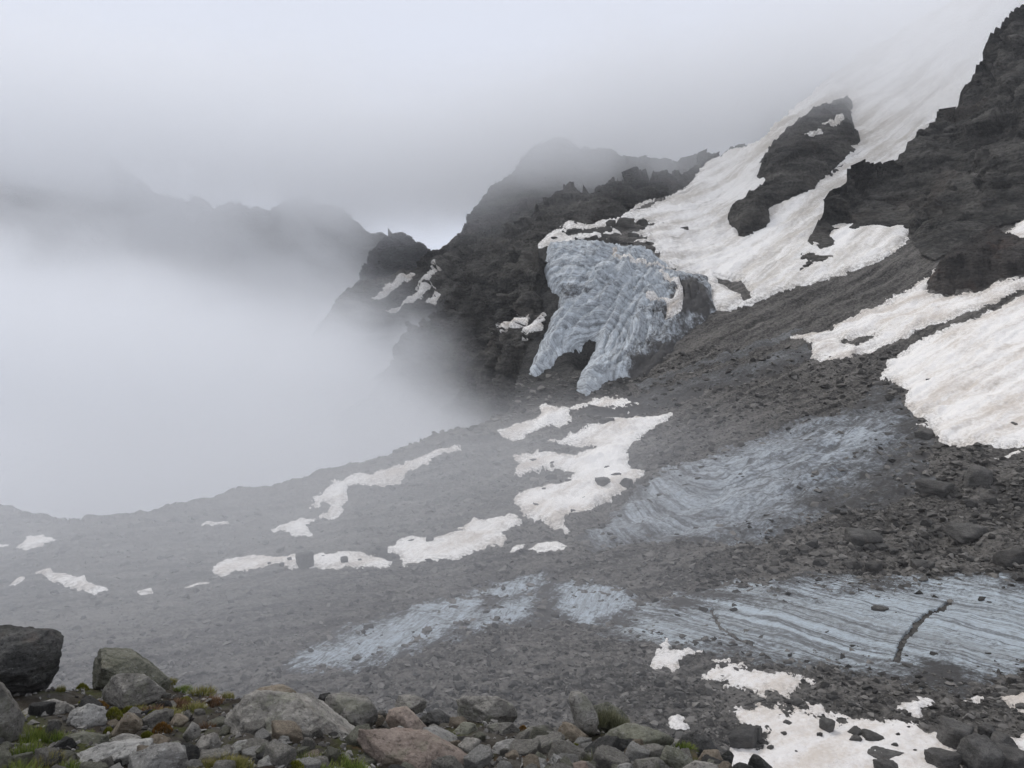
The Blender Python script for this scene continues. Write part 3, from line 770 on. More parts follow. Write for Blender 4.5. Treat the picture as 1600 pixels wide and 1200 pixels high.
def crevasse(X, Y, P, sd):
    t = 0
    for pts, wd, dep in (([(1484, 944), (1462, 962), (1438, 978), (1428, 992), (1408, 1014), (1402, 1036)], 3.2, 2.4), ([(1112, 950), (1125, 975), (1150, 995), (1175, 1006)], 2.2, 1.4)):
        best = np.full(X.shape, 1e9)
        for (ax, ay), (bx, by) in zip(pts[:-1], pts[1:]):
            ex, ey = bx - ax, by - ay
            u = np.clip(((X - ax) * ex + (Y - ay) * ey) / (ex * ex + ey * ey), 0, 1)
            best = np.minimum(best, np.hypot(X - ax - u * ex, Y - ay - u * ey))
        best = best + 3.2 * fbm(P, 0.5, 4, 4.0, 0.65)
        t = t - dep * sstep(wd * 1.5, wd * 0.4, best)
    return t
tag(overlay(S1, 'lower_ice', M_BAND_R, [BAND_R], thick=0.3, width=30, edge=9, escale=0.6, sink=0.4, angle=-17, relief=suncups(0.06, 0.25), seed=11.0, base_mix=0.3, lift=crevasse,
    clean=poly_clean(BAND_R_CLEAN, 34, 0.46, 0.46)), 'wide band of pale blue ice ruled with dark lines and split by a crevasse', 'glacier ice')
BAND_L = [(430, 1040), (470, 1000), (540, 975), (640, 940), (720, 925), (760, 900), (850, 892), (950, 905), (1010, 920), (1000, 965), (930, 972), (860, 975), (770, 995), (680, 1015), (590, 1042), (480, 1056)]
BAND_L_CLEAN = [[(870, 915), (930, 908), (990, 925), (960, 945), (900, 940)], [(640, 955), (720, 925), (760, 915), (740, 945), (690, 965)], [(455, 1030), (490, 1008), (545, 1005), (620, 975), (690, 955), (745, 938), (735, 965), (670, 995), (600, 1018), (540, 1030)], [(745, 985), (790, 945), (830, 930), (815, 955), (775, 975)], [(880, 940), (940, 938), (955, 952), (905, 962)], [(765, 915), (800, 905), (840, 905), (810, 925), (780, 925)]]
M_BAND_L = mat_ice('misty_ice', ice=(0.48, 0.54, 0.585), dull=(0.30, 0.325, 0.34), freq=(0.12, 0.8), line=0.7, soft=0.10, lscale=1.2)
tag(overlay(S1, 'lower_ice', M_BAND_L, [BAND_L], thick=0.3, width=30, edge=9, escale=0.6, sink=0.4, angle=38, relief=suncups(0.2, 0.25), seed=17.0, base_mix=0.3,
    clean=poly_clean(BAND_L_CLEAN, 26, 0.40, 0.58)), 'streaky strip of pale ice in the mist above the foreground bank', 'glacier ice')
M_GRIT = mat_ice('gritty_ice', ice=(0.27, 0.285, 0.29), dull=(0.17, 0.175, 0.175), freq=(0.07, 0.5), line=0.5, soft=0.25)
tag(overlay(S1, 'gritty_ice', M_GRIT, [[(885, 645), (950, 628), (1010, 610), (1100, 582), (1200, 552), (1262, 533), (1272, 558), (1200, 582), (1100, 612), (1020, 642), (940, 658)]], thick=0.4, width=12, edge=6, escale=0.3, sink=0.4, angle=20, seed=19.0, base_mix=0.9,
    clean=poly_clean([[(1000, 622), (1100, 590), (1200, 558), (1268, 534), (1268, 556), (1200, 572), (1100, 600), (1010, 630)]], 18, 0.2, 0.5)), 'pale gritty ice ribbon slanting between two dark debris bands', 'glacier ice')
tag(overlay(S1, 'gritty_ice', M_GRIT, [[(985, 602), (1100, 562), (1180, 534), (1235, 515), (1268, 503), (1262, 513), (1180, 547), (1100, 575), (1000, 610)]], thick=0.4, width=8, edge=4, escale=0.3, sink=0.4, angle=20, seed=23.0, base_mix=0.9,
    clean=lambda X, Y, V: 0.55 + 0 * X), 'thin pale ice streak right of the ice tongue snout', 'glacier ice')
# ------------------------------------------------------------------ boulders and rubble
def ico(n):
    bm = bmesh.new()
    bmesh.ops.create_icosphere(bm, subdivisions=n, radius=1.0)
    V = np.array([v.co[:] for v in bm.verts]); F = np.array([[v.index for v in f.verts] for f in bm.faces])
    bm.free()
    return V / np.linalg.norm(V, axis=1)[:, None], F
ICO = {n: ico(n) for n in (2, 3, 4, 5, 6)}

def cut_rock(normals_, offs, sub, seed, soft=26.0, grain=0.05, gscale=2.2, octs=5):
    """a convex block bounded by planes, its edges a little rounded, then weathered by noise"""
    D, F = ICO[sub]
    n = np.asarray(normals_, float); o = np.asarray(offs, float)
    L = np.linalg.norm(n, axis=1)
    n, o = n / L[:, None], o / L
    k = np.maximum(D @ n.T, 1e-3) / o[None]              # 1/r for each plane
    inv = (np.sum(k ** soft, axis=1)) ** (1.0 / soft)
    V = D / inv[:, None]
    if grain:
        s = np.abs(V).mean()
        g = fbm(V / s, gscale, octs, seed * 3.7, 0.6) + 0.5 * (ridged(V / s, gscale * 0.6, 3, seed * 1.3) - 1.0)
        V = V * (1 + grain * g)[:, None]
    return V, F

def random_rock(seed, sub=3, planes=13, flat=0.75, grain=0.06, soft=40.0):
    r = np.random.default_rng(seed)
    n = r.normal(size=(planes, 3)); n /= np.linalg.norm(n, axis=1)[:, None]
    n = np.concatenate([n, [[0, 0, -1], [0, 0, 1], [1, 0, 0], [-1, 0, 0], [0, 1, 0], [0, -1, 0]]])
    o = r.uniform(0.62, 1.0, len(n))
    V, F = cut_rock(n, o, sub, seed, soft=soft, grain=grain)
    V = V @ rot3(r.uniform(0, 6.28), r.uniform(-0.3, 0.3)).T
    lo, hi = V.min(0), V.max(0)
    V = (V - (lo + hi) / 2) / (hi - lo) * 2.0
    V[:, 2] *= flat
    return V, F

def rot3(yaw, tilt=0.0):
    c, s = math.cos(yaw), math.sin(yaw)
    A = np.array([[c, -s, 0], [s, c, 0], [0, 0, 1]])
    c, s = math.cos(tilt), math.sin(tilt)
    return A @ np.array([[1, 0, 0], [0, c, -s], [0, s, c]])

def mat_stone(name, dark, light, speck=(0.42, 0.41, 0.39), lichen=(0.20, 0.21, 0.14), lamt=0.35, scale=1.0, rust=(0.20, 0.12, 0.08), ramt=0.15, bumpd=0.02, vein=0.25):
    t = NT(name)
    oi = t.n('ShaderNodeObjectInfo')
    off = t.n('ShaderNodeVectorMath', operation='SCALE')
    cmb = t.n('ShaderNodeCombineXYZ')
    for i in range(3): t.set(cmb.inputs[i], t.math('MULTIPLY', oi.outputs['Random'], 37.0 + 11 * i))
    add = t.n('ShaderNodeVectorMath', operation='ADD')
    t.set(add.inputs[0], t.pos()); t.set(add.inputs[1], cmb.outputs[0])
    p = add.outputs[0]
    a = t.noise(p, 2.6 * scale, 6, 0.65)
    b = t.noise(t.mapping(p, (1, 1, 3.5), rot=(0.5, 0.4, 0.2)), 4.0 * scale, 7, 0.7, 0.6)
    f = t.rng(t.math('ADD', t.math('MULTIPLY', a, 0.5), t.math('MULTIPLY', b, 0.5)), 0.33, 0.67)
    c = t.mix(f, dark, light)
    fine = t.noise(p, 30.0 * scale, 8, 0.82)
    c = t.mix(t.rng(fine, 0.36, 0.50, 0.8, 0.0), c, tuple(v * 0.35 for v in dark))
    c = t.mix(t.rng(fine, 0.56, 0.66, 0.0, 0.85), c, speck)
    vn = t.rng(t.noise(t.mapping(p, (1, 1, 5), rot=(0.9, 0.3, 0)), 3.2 * scale, 4, 0.6, 1.0), 0.63, 0.72)
    c = t.mix(t.math('MULTIPLY', vn, vein), c, speck)
    lm = t.rng(t.noise(p, 3.3 * scale, 8, 0.75, 0.3), 0.52, 0.62)
    c = t.mix(t.math('MULTIPLY', lm, lamt), c, lichen)
    rm = t.rng(t.noise(p, 1.9 * scale, 6, 0.7), 0.55, 0.72)
    c = t.mix(t.math('MULTIPLY', rm, ramt), c, rust)
    v = t.math('MULTIPLY', t.math('SUBTRACT', oi.outputs['Random'], 0.5), 0.5)
    hs = t.n('ShaderNodeHueSaturation')
    t.set(hs.inputs['Color'], c); t.set(hs.inputs['Value'], t.math('ADD', v, 1.0))
    h = t.math('ADD', t.math('MULTIPLY', b, 1.3), t.math('ADD', t.math('MULTIPLY', fine, 0.35), t.math('MULTIPLY', t.voro(p, 9 * scale), 0.5)))
    nb = t.bump(h, 0.9, bumpd)
    return t.surface(hs.outputs[0], 0.92, nb, 0.2)

M_BOULDER = mat_stone('boulder_stone', (0.040, 0.038, 0.035), (0.118, 0.112, 0.103), speck=(0.17, 0.16, 0.15), lichen=(0.10, 0.10, 0.09), lamt=0.2, scale=0.55, bumpd=0.12, ramt=0.12, vein=0.1)

bould_shapes = []
for k in range(12):
    V, F = random_rock(100 + k, 4, 7, flat=1.0, grain=0.06, soft=90.0)
    bould_shapes.append(fast_mesh('boulder', V, F, M_BOULDER))

SURF_V = {}
def ground_point(sh, px, py):
    j = int(np.clip(round((px - sh.X[0, 0]) / sh.step), 0, sh.X.shape[1] - 1))
    i = int(np.argmin(np.abs(sh.Y[:, j] - py)))
    while sh.K[i, j] > 0 and i < sh.X.shape[0] - 1: i += 1
    return sh.P1[i, j], sh.D[i, j]

SEEN_LABELS = {}
def near_label(what, px, py, marks):
    """what + the two named things it lies nearest to"""
    d = sorted(marks, key=lambda m: math.hypot(m[0] - px, (m[1] - py) * 1.5))
    for a, b in ((0, 1), (0, 2), (1, 0), (0, 3), (1, 2), (0, 4), (1, 3), (2, 0), (2, 1)):
        t = f'{what} near {d[a][2]}, towards {d[b][2]}'
        if t not in SEEN_LABELS: break
    SEEN_LABELS[t] = 1
    return t
SLOPE_MARKS = [(1520, 832, 'widest rubble slab'), (1465, 764, 'large pale slab'), (1355, 843, 'left large slab'), (1532, 752, 'slab below the snow strip'), (1270, 847, 'banded ice end'), (1582, 873, 'right edge block'), (1300, 800, 'banded ice'),
    (1280, 905, 'blue ice top'), (1450, 905, 'crevasse head'), (1560, 900, 'blue ice at the right edge'), (1400, 780, 'thin ice rim'), (1448, 673, 'big corner boulder')]
BASIN_MARKS = [(760, 1090, 'large crest block'), (902, 1078, 'standing stone'), (1050, 1020, 'hook-shaped snow patch'), (1180, 1060, 'speckled snow patch'), (1062, 1130, 'small snow rag'), (1215, 1106, 'nearest snow patch'), (1425, 1105, 'dirty snow tongue'), (1522, 1096, 'narrow snow dash'),
    (640, 1088, 'overhanging slab'), (555, 1090, 'dark crest stone'), (1590, 1096, 'right edge snow rag'), (1502, 1150, 'great dark boulder'), (960, 1100, 'mossy boulder'), (1402, 1040, 'crevasse foot'), (1165, 1150, 'rounded dark boulder'), (840, 1120, 'orange moss')]
brnd = random.Random(11)
def boulder(px, py, w, h, label, group=None, sh=None, name='boulder', lift=0.0):
    """a boulder whose outline is about w x h photo pixels around (px, py), standing on terrain sh"""
    sh = sh or S1
    P, D = ground_point(sh, px, py + h * 0.30)
    m = D / FOC
    o = link(name, bould_shapes[brnd.randrange(12)])
    o.location = (P[0], P[1] + 0.2 * w * m, P[2] + lift + h * m * 0.22)
    o.scale = (w * m * 0.5, w * m * brnd.uniform(0.4, 0.6), h * m * 0.66)
    o.rotation_euler = (brnd.uniform(-0.12, 0.12), brnd.uniform(-0.14, 0.14), brnd.choice((0, math.pi)) + brnd.uniform(-0.25, 0.25))
    return tag(o, label, 'boulder', group)

for args in [
    (475, 883, 32, 24, 'biggest boulder melting out of the long level snow strip'), (537, 881, 15, 10, 'second boulder in the long level snow strip, right of the biggest'),
    (672, 842, 13, 11, 'boulder on the upper edge of the ragged middle snow patch'),
    (945, 760, 34, 13, 'flat dark slab boulder on the forked snow patch beside the banded ice'), (979, 757, 24, 17, 'blocky dark boulder where the forked snow patch meets the banded ice'), (963, 747, 17, 10, 'boulder just above the flat slab on the forked snow patch'),
    (949, 664, 25, 9, 'flat boulder in the upper neck of the forked snow patch'),
    (1448, 673, 31, 17, 'big boulder at the lower left corner of the largest snow slope'), (1425, 680, 20, 8, 'flat boulder beside the big corner boulder of the largest snow slope'),
    (1387, 679, 19, 8, 'flat boulder on the banded ice near the largest snow slope'), (1405, 608, 17, 10, 'upper dark boulder on the left edge of the largest snow slope'), (1393, 620, 19, 8, 'long flat boulder just below the upper one at the snow slope edge'),
    (1294, 1140, 23, 23, 'upright dark boulder standing on the nearest snow patch'), (1338, 1149, 25, 11, 'upper of three flat stones grouped on the nearest snow patch'), (1339, 1162, 23, 11, 'lower left of three flat stones grouped on the nearest snow patch'),
    (1367, 1158, 34, 14, 'longest of three flat stones grouped on the nearest snow patch'), (1385, 1184, 60, 14, 'long low slab at the bottom of the nearest snow patch'), (1392, 1204, 48, 20, 'dark boulder under the long low slab at the bottom edge'),
    (1165, 1160, 52, 30, 'rounded dark boulder at the left edge of the nearest snow patch'), (1183, 1151, 20, 22, 'smaller boulder leaning on the rounded one by the nearest snow patch'),
    (1502, 1156, 58, 42, 'great dark boulder right of the nearest snow patch'), (1548, 1151, 36, 28, 'boulder behind the great dark boulder at lower right'), (1573, 1168, 48, 32, 'angular boulder right of the great dark one'),
    (1537, 1190, 66, 54, 'massive boulder at the bottom edge below the great dark one'), (1480, 1196, 52, 26, 'low boulder at the bottom edge left of the massive one'), (1588, 1194, 64, 34, 'boulder in the lower right corner'),
    (1520, 832, 62, 25, 'widest slab among the rubble of the right slope'), (1465, 764, 54, 24, 'large pale slab high in the rubble of the right slope'), (1355, 843, 54, 24, 'large slab left of the widest one in the rubble'),
    (1342, 827, 26, 15, 'block just above the large slab in the rubble'), (1532, 752, 54, 30, 'large slab near the thin snow strip at right'), (1270, 847, 24, 13, 'pale block at the lower end of the banded ice'), (1582, 873, 44, 28, 'large block in the rubble at the right picture edge'),
    (1068, 362, 13, 11, 'lone dark boulder on the snowfield above the ice tongue'), (975, 350, 34, 17, 'biggest rock of the heap on the ice tongue top'), (1002, 347, 20, 12, 'rock at the right end of the heap on the ice tongue top'),
    (930, 372, 15, 10, 'pointed rock on the front edge of the ice tongue top'), (958, 374, 17, 10, 'second pointed rock on the front edge of the ice tongue top'), (955, 353, 16, 11, 'rock at the left end of the heap on the ice tongue top'), (990, 363, 20, 9, 'flat rock below the heap on the ice tongue top'),
    (868, 373, 15, 7, 'rock on the left corner of the ice tongue top'), (1595, 658, 20, 9, 'boulder on the largest snow slope at the picture edge'), (1378, 960, 26, 9, 'flat stone lying on the ruled blue ice')]:
    boulder(*args)
for px, py, w, h in [(452, 880, 9, 7), (440, 888, 8, 6), (420, 884, 6, 5), (505, 876, 6, 5), (562, 874, 8, 5)]:
    boulder(px, py, w, h, 'small stone in the long level snow strip', 'small stones in the level strip', name='stone')
for px, py, w, h in [(709, 853, 9, 5), (690, 862, 6, 4), (740, 838, 6, 4)]:
    boulder(px, py, w, h, 'small stone on the ragged middle snow patch', 'small stones on the ragged patch', name='stone')
for px, py, w, h in [(887, 757, 10, 8), (850, 768, 7, 7), (875, 778, 7, 5), (912, 783, 9, 7), (853, 788, 10, 5), (895, 805, 8, 5), (950, 733, 13, 8), (833, 716, 12, 7), (846, 705, 10, 5), (862, 724, 9, 5), (935, 715, 6, 4), (960, 700, 6, 4), (925, 727, 6, 4), (1000, 662, 8, 4)]:
    boulder(px, py, w, h, 'small stone on the forked snow patch', 'small stones on the forked patch', name='stone')
for px, py, w, h in [(1455, 589, 15, 6), (1483, 597, 10, 5), (1443, 613, 11, 4), (1505, 635, 15, 7), (1497, 648, 13, 4), (1552, 632, 8, 5), (1490, 669, 13, 4), (1517, 643, 9, 4), (1430, 580, 6, 3), (1490, 606, 7, 3), (1547, 608, 7, 3), (1525, 540, 6, 3), (1575, 560, 7, 4), (1480, 565, 6, 3),
                     (1565, 600, 6, 3), (1530, 670, 7, 3), (1400, 597, 13, 5), (1410, 634, 11, 5), (1558, 515, 6, 3)]:
    boulder(px, py, w, h, 'small dark stone on the largest snow slope', 'small stones on the largest snow slope', name='stone')
for px, py, w, h in [(1400, 1169, 12, 10), (1405, 1153, 9, 4), (1232, 1135, 15, 6), (1227, 1150, 12, 8), (1281, 1154, 11, 7), (1205, 1172, 11, 10), (1296, 1196, 12, 7), (1420, 1140, 6, 4), (1366, 1144, 5, 4), (1245, 1180, 5, 4), (1430, 1176, 6, 5), (1320, 1180, 5, 4)]:
    boulder(px, py, w, h, 'small stone on the nearest snow patch', 'small stones on the nearest snow patch', name='stone')
for px, py, w, h in [(1054, 368, 13, 4), (1035, 350, 8, 5), (940, 376, 9, 6), (975, 378, 9, 6), (985, 378, 10, 4), (1012, 379, 12, 4), (1040, 377, 14, 4), (1060, 393, 4, 3), (1045, 350, 8, 3), (926, 381, 6, 4), (912, 378, 5, 3), (968, 337, 6, 5), (960, 344, 7, 5), (883, 357, 5, 4), (880, 362, 4, 3), (1026, 357, 9, 5), (1005, 356, 9, 5),
                     (1132, 372, 12, 4), (1118, 332, 14, 4), (1110, 258, 8, 3), (1128, 420, 5, 3), (1160, 400, 4, 3), (1250, 407, 5, 3), (1222, 365, 8, 3), (1093, 342, 5, 3)]:
    boulder(px, py, w, h, 'small rock scattered on the snow above the ice tongue', 'small rocks above the ice tongue', name='stone')
zr = np.random.default_rng(5)
for k in range(46):
    px, py = zr.uniform(1190, 1600), zr.uniform(770, 890)
    if py < 930 - 0.28 * (px - 1000): continue
    s = zr.uniform(10, 26)
    boulder(px, py, s, s * zr.uniform(0.4, 0.65), near_label('angular block in the rubble', px, py, SLOPE_MARKS), 'blocks in the right rubble slope')
for k in range(38):
    t_ = zr.uniform(0, 1)
    px, py = 960 + 420 * t_ + zr.normal(0, 25), 800 - 190 * t_ + zr.normal(0, 35)
    s = zr.uniform(5, 11)
    boulder(px, py, s, s * zr.uniform(0.45, 0.7), 'small dark stone scattered over the fan of banded ice', 'stones on the banded ice', name='stone')
for k in range(44):
    px, py = zr.uniform(560, 1600), zr.uniform(1060, 1110)
    if 1090 < px < 1290 and py < 1090: continue
    s = zr.uniform(8, 22)
    boulder(px, py, s, s * zr.uniform(0.4, 0.65), near_label('grey block', px, py, BASIN_MARKS), 'blocks behind the bank')

# ---- rubble: far too many to count, one mass
def hull_proto(seed):
    r = np.random.default_rng(seed)
    bm = bmesh.new()
    for k in range(11):
        v = r.normal(size=3); v /= np.linalg.norm(v)
        bm.verts.new(v * r.uniform(0.8, 1.1))
    res = bmesh.ops.convex_hull(bm, input=bm.verts)
    for v in list(bm.verts):
        if not v.link_faces: bm.verts.remove(v)
    bmesh.ops.triangulate(bm, faces=bm.faces)
    bm.verts.index_update()
    V = np.array([v.co[:] for v in bm.verts]); F = np.array([[v.index for v in f.verts] for f in bm.faces])
    bm.free()
    return V, F
PROTO = [hull_proto(300 + k) for k in range(14)]
def scatter_mesh(name, mat, pos, size, flat=(0.4, 0.8), seed=0, tone=True):
    r = np.random.default_rng(seed)
    Vs, Fs, At = [], [], []
    base = 0
    which = r.integers(0, len(PROTO), len(pos))
    for k, (V, F) in enumerate(PROTO):
        id_ = np.where(which == k)[0]
        n = len(id_)
        if not n: continue
        S = size[id_][:, None] * np.stack([r.uniform(0.7, 1.35, n), r.uniform(0.7, 1.35, n), r.uniform(*flat, n)], -1)
        ya = r.uniform(0, 6.283, n); ti = r.normal(0, 0.28, n); t2 = r.normal(0, 0.28, n)
        Q = V[None] * S[:, None]
        c, s = np.cos(ti)[:, None], np.sin(ti)[:, None]
        Q = np.stack([Q[..., 0], Q[..., 1] * c - Q[..., 2] * s, Q[..., 1] * s + Q[..., 2] * c], -1)
        c, s = np.cos(t2)[:, None], np.sin(t2)[:, None]
        Q = np.stack([Q[..., 0] * c + Q[..., 2] * s, Q[..., 1], -Q[..., 0] * s + Q[..., 2] * c], -1)
        c, s = np.cos(ya)[:, None], np.sin(ya)[:, None]
        Q = np.stack([Q[..., 0] * c - Q[..., 1] * s, Q[..., 0] * s + Q[..., 1] * c, Q[..., 2]], -1)
        Q = Q + pos[id_][:, None]
        Vs.append(Q.reshape(-1, 3))
        Fs.append((F[None] + (np.arange(n) * len(V))[:, None, None] + base).reshape(-1, 3))
        At.append(np.repeat(r.uniform(0, 1, n), len(V)))
        base += n * len(V)
    return fast_mesh(name, np.concatenate(Vs), np.concatenate(Fs), mat, {'tone': np.concatenate(At)}, flat=True)

def mat_loose(name, dark, light, scale=1.0):
    t = NT(name)
    p = t.pos()
    tone = t.attr('tone').outputs['Fac']
    f = t.math('ADD', t.math('MULTIPLY', tone, 0.6), t.math('MULTIPLY', t.noise(p, 1.2 * scale, 5, 0.7), 0.5))
    c = t.mix(t.rng(f, 0.2, 0.95), dark, light)
    return t.surface(c, 0.93, t.bump(t.noise(p, 4.0 * scale, 4, 0.7), 0.6, 0.15 / scale), 0.2)
M_LOOSE = mat_loose('loose_rubble', (0.030, 0.0280, 0.0255), (0.195, 0.183, 0.165))

def scatter_on(sh, n, pick, rmin_px, rmax, power, seed, cov_ok):
    r = np.random.default_rng(seed)
    ny, nx = sh.X.shape
    i = r.integers(1, ny - 1, n * 3); j = r.integers(1, nx - 1, n * 3)
    ok = (sh.K[i, j] == 0) & sh.keep[i, j] & pick(sh.X[i, j], sh.Y[i, j], sh.D[i, j])
    cv = sh.cover[i, j]; ic = sh.icy[i, j]
    ok &= (cv < cov_ok) | (r.uniform(size=len(i)) < 0.35 * np.exp(-np.maximum(cv + 3, 0) / 4.0) + 0.008)
    ok &= (ic < 0.05) | (r.uniform(size=len(i)) > ic * 0.95 - 0.22)
    i, j = i[ok][:n], j[ok][:n]
    D = sh.D[i, j]
    rmin = rmin_px * D / FOC
    u = r.uniform(size=len(i))
    a = 1.0 - power
    size = (rmin ** a + u * (np.maximum(rmax, rmin * 1.2) ** a - rmin ** a)) ** (1 / a)
    size = np.minimum(size, 8.5 * D / FOC)
    P = sh.P1[i, j].copy()
    P[:, 2] += size * 0.1
    return P, size
Pa, Sa = scatter_on(S1, 38000, lambda X, Y, D: (D < 330) & (Y > 540) & (X > 560), 1.2, 2.0, 2.5, 51, -3.0)
Pb, Sb = scatter_on(S1, 12000, lambda X, Y, D: (Y > 690) & (Y < 920) & (X > 1000), 1.8, 2.4, 2.4, 52, -3.0)
Pc, Sc = scatter_on(S1, 12000, lambda X, Y, D: (Y > 780) & (X <= 560), 1.3, 1.8, 2.4, 53, -3.0)
Pd, Sd = scatter_on(S1, 16000, lambda X, Y, D: (Y > 980) & (Y < 1250), 1.3, 0.7, 2.4, 54, -3.0)
rub = link('rubble', scatter_mesh('rubble', M_LOOSE, np.concatenate([Pa, Pb, Pc, Pd]), np.concatenate([Sa, Sb, Sc, Sd]), seed=9))
tag(rub, 'loose dark rubble strewn over the whole glacier basin', 'rubble', kind='stuff')
# ------------------------------------------------------------------ foreground bank
def mat_earth():
    t = NT('bank_earth')
    p = t.pos()
    n = t.noise(p, 3.0, 7, 0.7)
    c = t.mix(t.rng(n, 0.4, 0.62), (0.030, 0.024, 0.018), (0.085, 0.078, 0.066))
    g = t.rng(t.noise(p, 1.6, 6, 0.7), 0.5, 0.62)
    c = t.mix(t.math('MULTIPLY', g, 0.75), c, (0.055, 0.062, 0.018))
    r = t.rng(t.noise(p, 2.3, 6, 0.7, 0.5), 0.58, 0.66)
    c = t.mix(t.math('MULTIPLY', r, 0.6), c, (0.10, 0.055, 0.028))
    return t.surface(c, 0.95, t.bump(t.noise(p, 22, 6, 0.75), 1.0, 0.02), 0.1)
bank_depth = Spline([(-140, 1700, 1.25), (600, 1700, 1.3), (1400, 1700, 1.4), (-140, 1330, 2.3), (400, 1330, 2.35), (800, 1330, 2.4), (1300, 1330, 2.7), (-140, 1200, 3.3), (100, 1200, 3.4), (400, 1200, 3.4), (800, 1200, 3.55), (1100, 1215, 3.9), (1300, 1260, 3.6),
    (-140, 1070, 5.6), (0, 1072, 5.6), (300, 1082, 6.0), (600, 1108, 6.0), (900, 1126, 5.9), (1100, 1170, 5.1), (1200, 1208, 4.6), (100, 1130, 4.4), (500, 1150, 4.5), (800, 1160, 4.5)])
BANK_TOP = [(x, y + 9) for x, y in [(-140, 1068), (0, 1080), (100, 1074), (130, 1066), (250, 1060), (300, 1076), (370, 1085), (480, 1100), (540, 1104), (610, 1106), (700, 1118), (760, 1124), (820, 1128), (900, 1132), (1000, 1146), (1060, 1160), (1110, 1178), (1160, 1194), (1210, 1212), (1280, 1240), (1400, 1290)]]
S0 = Sheet(-140, 1400, 1040, 1700, 2.6, bank_depth, top=BANK_TOP, roll=(0.07, 0.09), rough=4.0)
S0.P1 = S0.P0 + np.array([0, 0, 1.0]) * (0.05 * fbm(S0.P0, 1.6, 3, 2.0) + 0.022 * fbm(S0.P0, 7.0, 4, 5.0))[..., None]
tag(S0.build('bank_ground', mat_earth()), 'stony earth of the foreground bank', 'ground', kind='structure')

FG = {
 'grey': mat_stone('grey_gneiss', (0.112, 0.106, 0.094), (0.345, 0.325, 0.288), bumpd=0.03, scale=1.5),
 'dark': mat_stone('dark_gneiss', (0.026, 0.026, 0.025), (0.095, 0.092, 0.086), speck=(0.16, 0.155, 0.15), lichen=(0.09, 0.09, 0.07), lamt=0.25, bumpd=0.035, scale=1.5),
 'pale': mat_stone('pale_quartz_gneiss', (0.18, 0.175, 0.162), (0.44, 0.425, 0.395), speck=(0.5, 0.49, 0.47), lamt=0.2, bumpd=0.03, vein=0.5, scale=1.5),
 'pink': mat_stone('pink_weathered_slab', (0.15, 0.118, 0.098), (0.32, 0.262, 0.22), speck=(0.38, 0.32, 0.28), lamt=0.25, rust=(0.23, 0.155, 0.115), ramt=0.4, bumpd=0.025, scale=1.4),
 'green': mat_stone('lichen_gneiss', (0.095, 0.095, 0.073), (0.26, 0.255, 0.20), lichen=(0.19, 0.19, 0.135), lamt=0.5, bumpd=0.035, scale=1.5),
 'tan': mat_stone('tan_stone', (0.14, 0.115, 0.085), (0.30, 0.25, 0.19), lamt=0.2, bumpd=0.025, scale=1.5),
}
def hull2(pts):
    pts = sorted(set(map(tuple, pts)))
    def half(ps):
        h = []
        for p in ps:
            while len(h) >= 2 and (h[-1][0] - h[-2][0]) * (p[1] - h[-2][1]) - (h[-1][1] - h[-2][1]) * (p[0] - h[-2][0]) <= 0: h.pop()
            h.append(p)
        return h[:-1]
    return half(pts) + half(pts[::-1])

def hero(outline, d, kind, label, depth=0.8, seed=0, sub=5, name='boulder', grain=0.045, cap=5, group=None):
    """a rock with the given outline (photo pixels) at distance d: bounded by slanting planes through the outline"""
    r = np.random.default_rng(seed + 1000)
    H = np.array(hull2(outline), float)
    W = at(H[:, 0], H[:, 1], np.full(len(H), d))
    c3 = (W.min(0) + W.max(0)) / 2
    q = (W - c3)[:, [0, 2]]
    wid = q[:, 0].max() - q[:, 0].min(); hei = q[:, 1].max() - q[:, 1].min()
    dep = depth * max(min(wid, hei * 1.8), hei * 0.8) * 0.5
    n, o = [], []
    for a, b in zip(q, np.roll(q, -1, 0)):
        e = b - a
        nn = np.array([e[1], -e[0]]); L = np.linalg.norm(nn)
        if L < 1e-6: continue
        nn /= L
        s = nn @ a
        if s < 0: nn, s = -nn, -s
        if s < 1e-4: continue
        k = r.uniform(0.15, 0.9) * s / dep
        if nn[1] > 0.5: k = r.uniform(0.5, 1.1) * s / dep       # tops lean back from the viewer less steeply
        n.append([nn[0], -k * 0.9, nn[1]]); o.append(s * 1.01)
        n.append([nn[0], k * 0.7, nn[1]]); o.append(s * 1.01)
    for k in range(cap):
        v = np.array([r.normal(0, 0.6), -1.0, r.normal(0.25, 0.5)]); v /= np.linalg.norm(v)
        n.append(v); o.append(dep * r.uniform(0.62, 1.0))
    n.append([0, 1, 0]); o.append(dep)
    V, F = cut_rock(n, o, sub, seed + 1, soft=110.0, grain=grain, gscale=1.7, octs=7)
    loc = np.array([c3[0], c3[1], c3[2] - hei / 2])
    V[:, 2] += hei / 2
    me = fast_mesh(name, V, F, FG[kind])
    ob = link(name, me)
    ob.location = loc
    return tag(ob, label, 'boulder' if name == 'boulder' else 'stone', group)

